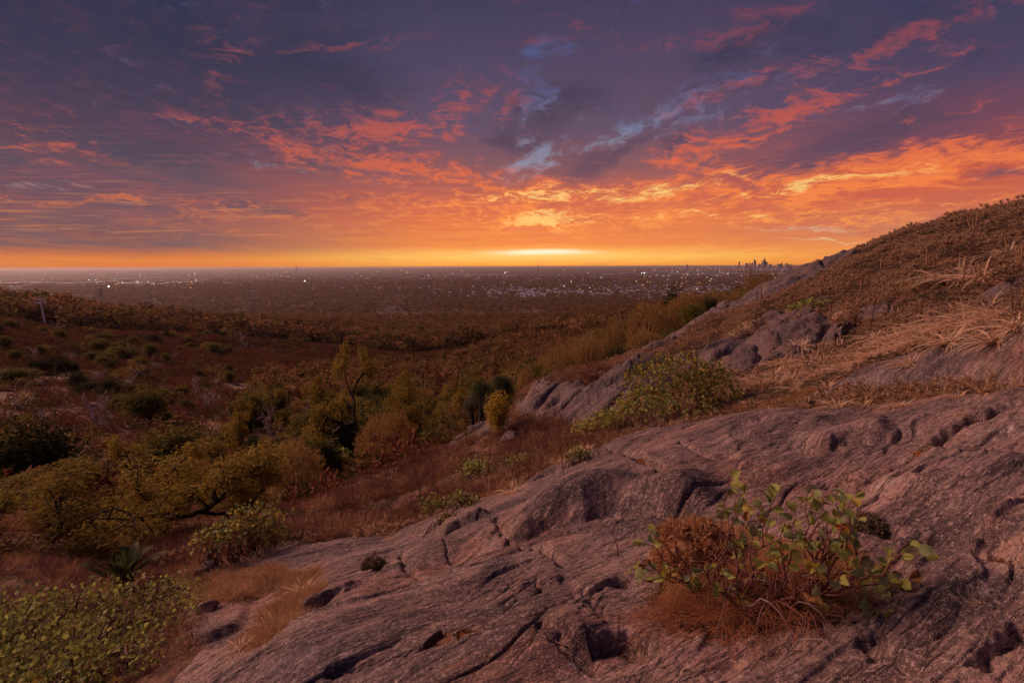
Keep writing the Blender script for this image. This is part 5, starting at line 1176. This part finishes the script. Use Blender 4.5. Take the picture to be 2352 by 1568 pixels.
for (u_, v_, a_, b_, n_, l_) in [(1060,1150,34,22,320,'leafy green sprigs at the slab rim under the bright tufts'),(1000,1165,40,26,300,'loose green shrub in the maroon herbs'),(1090,1080,40,24,300,'dull green shrub on the reddish slope below the small pale stones'),(1035,1195,34,14,260,'low green mat hugging the slab rim'),(1330,1048,28,24,160,'green sprigs beside the pale tuft behind the slab crest'),(1190,1065,40,22,220,'dull green shrub right of the other on the reddish slope'),
                                 (1870,700,26,14,160,'small yellow green shrub on the rock above the tufts'),(1830,712,22,14,120,'thin yellow green shrub left of the other on the rock'),(770,1060,36,26,500,'dark green shrub at the shadowed gully edge'),(905,1020,36,22,400,'dark shrub at the top of the shadowed gully edge')]:
    b9 = ghit(u_, v_+b_*.8); r9 = math.hypot(b9[0], b9[1]); px = r9/FP
    dome_bush('green_shrub', [lobe(u_, v_, r9, a_*px, b_*px)], n_, 6.5*px, (M_ROUNDD, M_ROUND), l_, 0, 26, b9, fill=.15)

GT = make_tuft(120, .40, .008, .8, .9).mesh('tuft', M_GOLD)
# ------------------------------------------------------------------ cushions, moss, small tufts on the slab
def cushion(name, u, v, wpx, hr, label, mt, cat='cushion plant', ll=.03, dens=1., group=None):
    x, y, z = ghit(u, v); r = math.hypot(x, y); R = wpx/FP*r*.5; k = int(max(12, 90*dens)); mb = MB()
    d = rdir(k, .0, 1.); C = d*np.array([R, R*.8, R*hr*2])*(1+.12*np.sin(d[:, :1]*9)); C[:, 2] -= .01
    n = 22; CC = np.repeat(C, n, 0); dd = np.repeat(d, n, 0)
    mb.rhomb(CC, dd*.9+rdir(k*n)*.9, RNG.uniform(.6, 1.2, k*n)*ll, ll*.2, bend=.05)
    th = np.linspace(0, 2*math.pi, 13)[:-1]; ph = np.linspace(0, .5*math.pi, 5)
    V = np.array([[math.cos(t)*math.cos(p)*R*.9, math.sin(t)*math.cos(p)*R*.72, math.sin(p)*R*hr*1.8-.012] for p in ph for t in th])
    i = np.arange(4)[:, None]*12; j = np.arange(12)[None]; kk = (j+1) % 12
    mb.add(V, np.stack([i+j, i+kk, i+12+kk, i+12+j], -1).reshape(-1, 4))
    o = new_obj(name, mb.mesh(name, mt)); o.location = (x, y, z); return tag(o, label, cat, group)
cushion('cushion_plant', 1600, 1290, 200, .42, 'big rounded orange cushion plant behind the round leaved shrub', M_ORANGE, ll=.045, dens=3)
for u_, v_, w_, l_ in [(715,1345,50,'golden tuft at the top end of the grass pocket'),(668,1395,60,'golden tuft just above the middle of the grass pocket'),(598,1470,60,'golden tuft below the middle of the grass pocket'),(650,1470,46,'small golden tuft on the right rim of the grass pocket'),(575,1500,50,'flattened golden tuft near the lower end of the grass pocket'),(500,1345,46,'rusty tuft on the soil patch left of the grass pocket'),(560,1360,40,'small rusty tuft in the middle of the soil patch')]:
    tuft(u_, v_, w_, l_, 'golden tufts of the grass pocket', RNG.uniform(.8, 1.3), 'grass_tuft', GT)
cushion('cushion_plant', 1560, 1300, 90, .22, 'low rusty cushion left of the round leaved shrub', M_COVER, ll=.03, dens=1.6)
cushion('cushion_plant', 1088, 1468, 62, .34, 'small orange cushion plant growing in the long bottom crack', M_ORANGE, ll=.030, dens=1.0)
cushion('cushion_plant', 860, 1302, 58, .36, 'brown cushion plant sitting on the slab near its left rim', M_COVERD, ll=.035, dens=1.0)
cushion('cushion_plant', 1015, 1498, 40, .2, 'little faded cushion left of the orange one in the bottom crack', M_COVERD, ll=.02, dens=.6)
cushion('cushion_plant', 1990, 1240, 60, .25, 'loose rusty cushion at the right back of the round leaved shrub', M_COVERD, ll=.035, dens=.9)
cushion('cushion_plant', 1945, 755, 70, .4, 'brown cushion mound on the rock above the hollow', M_COVER, ll=.05, dens=1.2)
cushion('cushion_plant', 1730, 760, 80, .4, 'rusty cushion mound on the middle of the outcrop', M_COVER, ll=.06, dens=1.6)
cushion('cushion_plant', 1700, 775, 60, .3, 'rusty cushion spilling down the outcrop', M_COVER, ll=.05, dens=1.)
for u_, v_, w_, l_ in [(1070,1485,50,'dark rust moss below the orange cushion in the crack'),(1130,1462,50,'strip of rust moss right of the orange cushion'),(1225,1440,30,'rust moss where the crack meets the blocky fragment'),(1475,1102,50,'rust moss in the upper crack of the slab'),(1505,1118,30,'rust moss at the lower end of the upper crack'),(2135,1052,56,'thick rust moss in the long cleft at right'),(2075,1082,50,'rust moss lower down the cleft at right'),
                       (2020,1100,44,'thin rust moss at the start of the cleft at right'),(1950,1250,60,'rust moss behind the shrub on its right'),(1740,1435,80,'brown moss under the front of the round leaved shrub'),(1640,1425,50,'brown moss at the left front of the round leaved shrub'),(1845,1432,50,'dark moss at the right front of the round leaved shrub'),(2330,1305,60,'rust moss in the undercut at the right edge'),(1600,1345,50,'orange moss beside the pale crusted stone')]:
    cushion('moss_patch', u_, v_, w_, .10, l_, M_MOSS, 'moss', ll=.008, dens=1.2)
DT = make_tuft(60, .34, .006, .25, .5, 4).mesh('tuft', M_MAROON)
tuft(1440, 1352, 62, 'dark spiky tuft at the left end of the round leaved shrub', None, 1.2, 'spiky_tuft', DT)
tuft(900, 1518, 20, 'tiny rusty sprig in the bottom crack at left', None, 1., 'spiky_tuft', DT)
for u_, v_, w_, l_ in [(2395,1440,30,'dry sprig at the right edge'),(2255,1425,34,'curled dry grass blades lying on the slab at right'),(2210,960,30,'thin dry sprig rooted in the upper right crack'),(1700,1095,14,'tiny dry sprig in the middle of the slab'),(1215,1435,30,'dry twiggy sprig beside the blocky fragment'),(2125,1020,30,'dry sprig over the moss in the cleft')]:
    tuft(u_, v_, w_, l_, None, .8, 'dry_sprig', TU[1])

# ------------------------------------------------------------------ grass trees and cycad
def grass_tree(u, vb, vt, wpx, r, label, i):
    x, y, z, h, w = at(u, vb, vt, wpx, r); R = w*.5; hc = h-R*.9
    e = new_obj('grass_tree', None); e.location = (x, y, z); t = MB(); t.tube([(0, 0, -.2), (.03, 0, hc*.5), (0, 0, hc)], [R*.34, R*.28, R*.22], 8); new_obj('trunk', t.mesh('trunk', M_BARK, True), e)
    c = MB(); n = 900; d = rdir(n, -.1, 1.); c.blades(np.tile((0, 0, hc), (n, 1))+d*.04, d, R*RNG.uniform(.85, 1.1, n), .012, .55, 4); new_obj('crown', c.mesh('crown', M_FROND), e)
    s = MB(); n = 800; d = rdir(n, -.6, .15); s.blades(np.tile((0, 0, hc-.03), (n, 1)), d, R*RNG.uniform(.8, 1.25, n), .014, .9, 4); new_obj('skirt', s.mesh('skirt', M_SKIRT), e)
    tag(e, label, 'grass tree', 'dark grass trees')
grass_tree(1105, 948, 866, 62, 20.5, 'tallest dark grass tree with shaggy skirt, left of the close group', 0)
grass_tree(1152, 925, 852, 60, 22.5, 'dark grass tree at the right rear of the close group', 1)
grass_tree(1133, 945, 885, 52, 20.0, 'dark grass tree in the middle of the close group', 2)
grass_tree(1082, 955, 905, 40, 21.5, 'small brown skirted grass tree at the left of the close group', 3)
def cycad(u, v, wpx, label, nf=22):
    x, y, z = ghit(u, v); r = math.hypot(x, y); L = wpx/FP*r*.62; e = new_obj('cycad', None); e.location = (x, y, z)
    for i in range(nf):
        a = i*2.4+RNG.normal()*.2; q = RNG.uniform(.25, .95) if i % 3 else .2; d = np.array([math.cos(a)*math.sin(q)+.12, math.sin(a)*math.sin(q), math.cos(q)])
        d /= np.linalg.norm(d); t = np.linspace(0, 1, 9)[:, None]; H = np.array([d[0], d[1], 0]); P = d*L*t+(H*.2-np.array([0, 0, .38]))*L*t**2.2
        f = MB(); f.tube(P, np.linspace(.010, .003, 9), 4); k = 60; tt = np.repeat(np.linspace(.16, 1, k), 2); C = np.stack([np.interp(tt, t[:, 0], P[:, j]) for j in range(3)], 1)
        T_ = np.gradient(P, axis=0); T_ = np.stack([np.interp(tt, t[:, 0], T_[:, j]) for j in range(3)], 1); T_ /= np.linalg.norm(T_, axis=1)[:, None]
        S = np.cross(T_, (0, 0, 1)); S /= np.linalg.norm(S, axis=1)[:, None]+1e-9; sg = np.tile([1, -1], k)[:, None]
        f.rhomb(C, S*sg+T_*.75+np.array([0, 0, .25]), L*.17*np.sin(np.clip(tt*1.05, 0, 1)*math.pi*.86+.25), .006, np.cross(S*sg, T_)); new_obj('frond', f.mesh('frond', M_FROND), e)
    tb = MB(); tb.tube([(0, 0, -.1), (0, 0, .12)], [.12, .08], 8); new_obj('trunk', tb.mesh('trunk', M_BARK), e); tag(e, label, 'cycad')
cycad(285, 1352, 190, 'dark green cycad with long feathery fronds above the bush in the bottom left corner', 16)
cycad(712, 1085, 60, 'small cycad in the shade under the leftmost she-oak', 14)

# ------------------------------------------------------------------ fallen twigs on the slab
for pts_, l_ in [([(1165,1545),(1190,1520),(1215,1500),(1228,1478)],'thin reddish twig lying on the bottom of the slab'),([(1225,1480),(1250,1470),(1280,1486),(1300,1492)],'grey forked twig on the blocky fragment'),([(1540,1445),(1600,1438),(1680,1458),(1760,1440),(1800,1446)],'long pale root running along the front of the shrub'),([(1400,1235),(1412,1262),(1421,1290)],'thin bare upright stem over the slab left of the orange cushion')]:
    P = np.array([ghit(*p) for p in pts_]); P[:, 2] += .012
    if 'upright' in l_: b = P[-1]; P = np.array([b+np.array([-.03, 0, .14]), b+np.array([-.012, 0, .07]), b])
    c = P.mean(0); m_ = MB(); m_.tube(P-c, np.linspace(.0022, .004, len(P)), 5); o = new_obj('twig', m_.mesh('twig', M_STEM, True)); o.location = c; tag(o, l_, 'twig')
# ------------------------------------------------------------------ poles, pylons, towns and the city
M_CONC = simple('pale_concrete', (.85, .76, .74), .1, .8, 0, .5, (.7, .62, .62)); M_STEEL = simple('galvanised_steel', (.30, .28, .30), .1, .5, 0, 1, (.22, .2, .22))
def box(mb, c, s):
    x, y, z = np.array(s)/2.; V = np.array([(-x,-y,-z),(x,-y,-z),(x,y,-z),(-x,y,-z),(-x,-y,z),(x,-y,z),(x,y,z),(-x,y,z)])+np.array(c)
    mb.add(V, [(0,3,2,1),(4,5,6,7),(0,1,5,4),(1,2,6,5),(2,3,7,6),(3,0,4,7)])
def power_pole(u, vb, vt, r, label, arms=3, lean=0., aw=2.6, rad=.28):
    a, s = azs(float(u), float(vb)); x, y = r*math.sin(a), r*math.cos(a); z = float(far_h(np.array([x]), np.array([y]))[0]); at_, st = azs(float(u), float(vt)); h = st*r-z
    e = new_obj('power_pole', None); e.location = (x, y, z); e.rotation_euler = (0, lean, 0)
    p = MB(); p.tube([(0, 0, -1), (0, 0, h*.5), (0, 0, h)], [rad, rad*.8, rad*.55], 8); new_obj('pole', p.mesh('pole', M_CONC, True), e); tips = []
    for k in range(arms):
        c = MB(); zz = h*(.93-.11*k); w = aw*(1-.12*(k % 2)); c.tube([(-w, 0, zz+.25), (0, 0, zz), (w, 0, zz+.25)], .16, 5)
        ca = new_obj('crossarm', c.mesh('crossarm', M_CONC), e)
        for sx in (-1, 1):
            i = MB(); i.tube([(sx*w, 0, zz+.2), (sx*w, 0, zz-.7)], .12, 5); new_obj('insulator', i.mesh('insulator', M_STEEL), ca)
            tips.append(Vector((x, y, z))+Euler((0, lean, 0)).to_matrix()@Vector((sx*w, 0, zz-.7)))
    tag(e, label, 'power pole'); return tips
p1 = power_pole(105, 747, 682, 292, 'tall pale leaning power pole on the red ridge at far left', 2, -.06, 3.0, .44)
p2 = power_pole(473, 745, 709, 480, 'pale power pole with three crossarms among trees beyond the ridge', 3, 0, 3.4, .34)
p3 = power_pole(757, 742, 713, 640, 'smaller pale power pole with crossarms right of the ridge', 3, 0, 3.2, .34)
p4 = power_pole(968, 738, 713, 900, 'distant power pole with crossarms in the brown wood', 3, 0, 3.4, .36)
p5 = power_pole(899, 728, 710, 1000, 'faint distant pole left of another in the brown wood', 3, 0, 3.4, .36)
p6 = power_pole(1016, 722, 705, 1200, 'faint power pole farthest of the line in the wood', 3, 0, 4, .4)
M_WIRE = simple('wire', (.20, .13, .10), .1, .6, 0, 1, (.2, .13, .1))
def wire(a, b, sag, label):
    t = np.linspace(0, 1, 14)[:, None]; P = np.array(a)*(1-t)+np.array(b)*t; P[:, 2] -= 4*sag*(t*(1-t))[:, 0]; c = P[0].copy()
    m_ = MB(); m_.tube(P-c, .055, 3); o = new_obj('power_line', m_.mesh('power_line', M_WIRE)); o.location = c; tag(o, label, 'power line', 'power lines strung between the poles')
PL_ = ['upper left', 'upper right', 'lower left', 'lower right']
for i in range(4): wire(p1[i], p2[i], 4, PL_[i]+' power line from the leaning pole to the pole beyond the ridge')
for i in range(4): wire(p2[i], p3[i], 3, PL_[i]+' power line between the two poles right of the ridge')
far_l = [Vector((q.x-230, q.y+40, q.z+16)) for q in p1]
for i in range(4): wire(p1[i], far_l[i], 4, PL_[i]+' power line leaving the leaning pole towards the left edge')
def pylon(u, vb, vt, r, label):
    a, s = azs(float(u), float(vb)); x, y = r*math.sin(a), r*math.cos(a); z = float(far_h(np.array([x]), np.array([y]))[0]); _, st = azs(float(u), float(vt)); h = st*r-z
    e = new_obj('transmission_tower', None); e.location = (x, y, z); e.rotation_euler = (0, 0, RNG.uniform(-.3, .3)); t = MB(); w = h*.11; rr = max(.14, r*.00022)
    L = [(0, w), (.3, w*.72), (.55, w*.45), (.72, w*.25), (1., w*.10)]
    for i in range(4):
        (t0, w0), (t1, w1) = L[i], L[i+1]; c0 = [(sx*w0, sy*w0, t0*h) for sx, sy in ((-1,-1),(1,-1),(1,1),(-1,1))]; c1 = [(sx*w1, sy*w1, t1*h) for sx, sy in ((-1,-1),(1,-1),(1,1),(-1,1))]
        for k in range(4): t.tube([c0[k], c1[k]], rr, 3); t.tube([c0[k], c1[(k+1) % 4]], rr*.7, 3); t.tube([c0[(k+1) % 4], c1[k]], rr*.7, 3); t.tube([c1[k], c1[(k+1) % 4]], rr*.7, 3)
    new_obj('lattice', t.mesh('lattice', M_STEEL), e)
    for q, ww in ((.70, .26), (.82, .20), (.94, .14)):
        c = MB(); 
        for sx in (-1, 1): c.tube([(0, 0, q*h), (sx*ww*h, 0, (q-.01)*h)], rr, 3); c.tube([(0, 0, (q+.05)*h), (sx*ww*h, 0, (q-.01)*h)], rr*.7, 3)
        new_obj('crossarm', c.mesh('crossarm', M_STEEL), e)
    tag(e, label, 'pylon')
for s in [((19,680,662,1500), 'faint steel pylon at the far left over the dark trees'), ((234,688,660,1500), 'grey steel pylon left of centre over the dark trees'), ((345,686,672,1700), 'top of a steel pylon showing over the ridge trees'), ((573,692,668,1700), 'small faint pylon over the trees right of the ridge'),
          ((988,700,666,1900), 'steel pylon in the wood left of the glow'), ((1156,690,664,2100), 'steel pylon under the sunset glow'), ((1334,706,682,1700), 'steel pylon among the suburb lights'), ((1236,688,672,2400), 'faint pylon right of the one under the glow')]:
    pylon(*s[0], s[1])
# point on the plain seen at a given picture place
def onplain(u, v):
    a, s = azs(np.asarray(u, float), np.asarray(v, float)); r = -178./np.minimum(s, -.002); return r*np.sin(a), r*np.cos(a), r
M_ROOF = simple('pale_roofs', (.80, .74, .84), .35, .5, 0, .01, (.55, .50, .58)); M_WALLB = simple('warehouse_wall', (.36, .32, .36), .2, .8, 0, .02, (.25, .22, .25)); M_TOWER = simple('tower_facade', (.34, .25, .27), .3, .5, 0, .01, (.22, .18, .20)); M_PANE = simple('dark_glazing', (.05, .05, .07), .3, .2, 0, .05, (.03, .03, .04))
def warehouse(u, v, wpx, dm, label, h=10):
    x, y, r = onplain(u, v); x, y, r = float(x), float(y), float(r); w = wpx/FP*r/math.cos(math.atan2(x, y)); e = new_obj('warehouse', None); e.location = (x, y, -180); e.rotation_euler = (0, 0, -math.atan2(x, y)*.3)
    m_ = MB(); box(m_, (0, 0, h/2), (w, dm, h)); new_obj('wall', m_.mesh('wall', M_WALLB), e)
    m_ = MB(); m_.add([(-w/2-1,-dm/2-1,h+.1),(w/2+1,-dm/2-1,h+.1),(w/2+1,0,h+4),(-w/2-1,0,h+4),(w/2+1,dm/2+1,h+.1),(-w/2-1,dm/2+1,h+.1)], [(0,1,2,3),(3,2,4,5)]); new_obj('roof', m_.mesh('roof', M_ROOF), e)
    tag(e, label, 'warehouse', 'pale warehouses on the plain')
WH = [(370,653,34,120),(330,652,30,90),(300,651,26,80),(410,650,44,70),(355,646,50,60),(290,653,24,70),(250,648,40,60),(215,650,30,60),(180,652,26,60),(150,653,22,50),(100,651,30,50),(60,650,40,60),(20,652,30,60),(330,641,40,90),(380,640,34,90),(280,643,30,80),(430,641,20,80),
      (1045,631,40,200),(1090,633,60,160),(1140,632,46,160),(1170,634,40,100),(1060,636,20,60),(1500,627,60,200),(1440,628,40,160),(1400,631,30,120),(1560,629,50,200),(1620,630,40,180),(1680,628,60,200),(1740,630,50,160),(1790,628,40,160),(1600,624,50,260),(1530,623,60,260),(1720,623,60,260),(1660,633,30,80),(1580,633,26,80),(980,642,26,60),(1830,628,30,160)]
for i, (u_, v_, w_, d_) in enumerate(WH): warehouse(u_, v_, w_*.8, d_, autolabel('pale roofed warehouse', u_, v_, 'town', ['tiny', 'short', 'long', 'very long'], (w_-20)/40.), 12)
# suburbs: roofs beyond counting
hr = MB(); nR = 4200; u_ = np.concatenate([RNG.normal(1300, 150, 900), RNG.normal(1560, 130, 900), RNG.uniform(700, 1850, 1200), RNG.uniform(0, 700, 700), RNG.normal(1230, 60, 500)]); v_ = np.concatenate([RNG.normal(682, 9, 900), RNG.normal(672, 11, 900), RNG.uniform(618, 668, 1200), RNG.uniform(620, 646, 700), RNG.normal(676, 5, 500)])
m = (v_ > 616) & (fbm(u_/22, v_/6., 3, 33) > -.05); u_, v_ = u_[m], v_[m]; x, y, r = onplain(u_, v_)
n = len(x); w = RNG.uniform(5, 12, n)*(1+.8*(r > 6000)); a = RNG.uniform(0, 1.57, n); z = -180+RNG.uniform(6, 12, n)+6*(r < 4500); ca, sa = np.cos(a)*w, np.sin(a)*w
A = np.stack([x, y, z], 1); U = np.stack([ca, sa, 0*ca], 1); W_ = np.stack([-sa*.5, ca*.5, 0*ca], 1); Z = np.array([0, 0, 1.])
V = np.stack([A-U-W_, A+U-W_, A+U*.6+Z*3, A-U*.6+Z*3, A+U+W_, A-U+W_], 1); b = (np.arange(n)*6)[:, None]; hr.add(V, np.concatenate([b+np.array([0,1,2,3]), b+np.array([3,2,4,5])]))
V = np.stack([A-U-W_, A+U-W_, A+U-W_-Z*9, A-U-W_-Z*9], 1); hr.add(V, np.arange(n*4).reshape(n, 4))
o = new_obj('suburb_roofs', hr.mesh('suburb_roofs', M_ROOF)); o['kind'] = 'stuff'
# lights of the towns
def lights(name, n, gen, col, st, sz):
    u_, v_ = gen(n); x, y, r = onplain(u_, v_); s = sz*r/5000.*RNG.uniform(.5, 1.5, n)**2; C = np.stack([x, y, np.full(n, -170.)+s], 1); mb = MB()
    o8 = np.array([(1,0,0),(0,1,0),(-1,0,0),(0,-1,0),(0,0,1),(0,0,-1)], float); V = C[:, None]+o8[None]*s[:, None, None]; b = (np.arange(n)*6)[:, None]
    T3 = [(0,1,4,4),(1,2,4,4),(2,3,4,4),(3,0,4,4),(1,0,5,5),(2,1,5,5),(3,2,5,5),(0,3,5,5)]
    F = np.concatenate([b+np.array(t)[None, :3] for t in T3]); o = new_obj(name, np_mesh(name, V.reshape(-1, 3), F, emis(name, col, st))); o['kind'] = 'stuff'
def gL(n):
    k = [RNG.uniform(0, 1870, n//2), RNG.uniform(1150, 1860, n//5), RNG.uniform(1480, 1860, n//5)]; k.append(RNG.normal(330, 90, n-sum(map(len, k)))); u_ = np.concatenate(k)
    v_ = 614+RNG.rand(n)**1.7*48; v_[n//2:n//2+n//5] = RNG.uniform(616, 690, n//5); v_[-len(k[3]):] = RNG.normal(651, 5, len(k[3])); return u_, np.maximum(v_, 614.5)
lights('white_town_lights', 230, gL, (1, .93, .78), 1.0, 2.0); lights('orange_town_lights', 420, gL, (1, .48, .16), 1.0, 1.9); lights('blue_town_lights', 90, gL, (.6, .8, 1), 1.0, 1.6)
lights('floodlights', 9, lambda n: (np.array([1474., 1480, 1486, 1580, 1592, 1160, 700, 1206, 250]), np.array([629., 629, 629, 630, 630, 628, 648, 663, 662])), (1, .97, .85), 1.8, 3.4)
# the city skyline
def tower(u, w, vt, label, steps=(), r=18500., kind='city_tower'):
    a, s = azs(float(u), float(vt)); x, y = r*math.sin(a), r*math.cos(a); h = s*r+182; wd = w/FP*r*1.02/math.cos(a); e = new_obj(kind, None); e.location = (x, y, -182); e.rotation_euler = (0, 0, -a)
    m_ = MB(); box(m_, (0, 0, h/2), (wd, wd*.8, h)); new_obj('wall', m_.mesh('wall', M_TOWER), e)
    g = MB(); 
    for k in range(int(h/22)): box(g, (0, -wd*.4-.6, 12+k*22), (wd*.86, .8, 7))
    new_obj('window', g.mesh('window', M_PANE), e)
    for (dx, ww, dh) in steps: q = MB(); box(q, (dx*wd, 0, h+dh/2-.5), (wd*ww, wd*.5, dh)); new_obj('roof_top', q.mesh('roof_top', M_TOWER), e)
    tag(e, label, 'tower', 'towers of the distant city')
for (u_, w_, vt_, l_, st_) in [(1698,2.6,600.5,'lone slim dark tower left of the distant city', ()),(1715,5,604.5,'low block at the left end of the city skyline', ()),(1723,3,604,'narrow low tower left of the first high tower', ()),(1728,2.4,603.5,'narrow tower just left of the first high tower', ()),
    (1734,4.2,599,'first high tower of the city with spire on its left shoulder', ((-.3,.2,70),(-.2,.5,40))),(1744,5,606,'low block between the two high towers', ()),(1752,4,600,'left shoulder tower of the highest group', ((.2,.6,30),)),(1756,4.2,597,'highest tower of the city with pointed top', ((0,.6,40),(0,.15,90))),(1761,3,601.5,'right shoulder tower of the highest group', ()),
    (1768,6,606.5,'broad low block right of the highest group', ()),(1789,6,606.5,'wide block in the right part of the skyline', ()),(1795,3,605,'small tower with beacon in the right part of the skyline', ((0,.3,40),)),(1808,7,606.5,'stepped block at the right end of the skyline', ((-.2,.5,25),)),(1817,4,608,'last low block of the skyline', ()),(1578,3,607.5,'tiny lone tower on the horizon between glow and city', ()),(1236,3.2,610.3,'tiny dark block on the horizon under the glow', ()),
    (680,1.6,611.5,'tiny mast like tower on the left horizon', ((0,.3,20),))]:
    tower(u_, w_, vt_, l_, st_)
cb = MB(); n = 420
for i in range(n):
    u_ = RNG.normal(1765, 40) if i < 300 else RNG.uniform(1450, 1850); a, s = azs(u_, 612.); r = RNG.uniform(14000, 18000); h = RNG.uniform(20, 85)*(1.2 if i < 300 else .5); w = RNG.uniform(20, 60); box(cb, (r*math.sin(a), r*math.cos(a), -182+h/2), (w, w, h))
o = new_obj('city_blocks', cb.mesh('city_blocks', M_TOWER)); o['kind'] = 'stuff'
# ------------------------------------------------------------------ haze over the plain
def haze():
    s = 110000.; z0, z1 = -320., 14.
    V = [(-s,-s,z0),(s,-s,z0),(s,s,z0),(-s,s,z0),(-s,-s,z1),(s,-s,z1),(s,s,z1),(-s,s,z1)]
    F = [(0,3,2,1),(4,5,6,7),(0,1,5,4),(1,2,6,5),(2,3,7,6),(3,0,4,7)]
    m = bpy.data.materials.new('haze_air'); m.use_nodes = True; T = NT(m.node_tree); T.n.clear()
    v = T.node('ShaderNodeVolumePrincipled'); v.inputs['Color'].default_value = (.86, .80, .84, 1)
    v.inputs['Density'].default_value = HAZE; v.inputs['Anisotropy'].default_value = .45
    o = T.node('ShaderNodeOutputMaterial'); T.l.new(v.outputs[0], o.inputs['Volume'])
    tag(new_obj('haze', np_mesh('haze', V, F, m)), kind='stuff')
HAZE = 3.3e-5
haze()
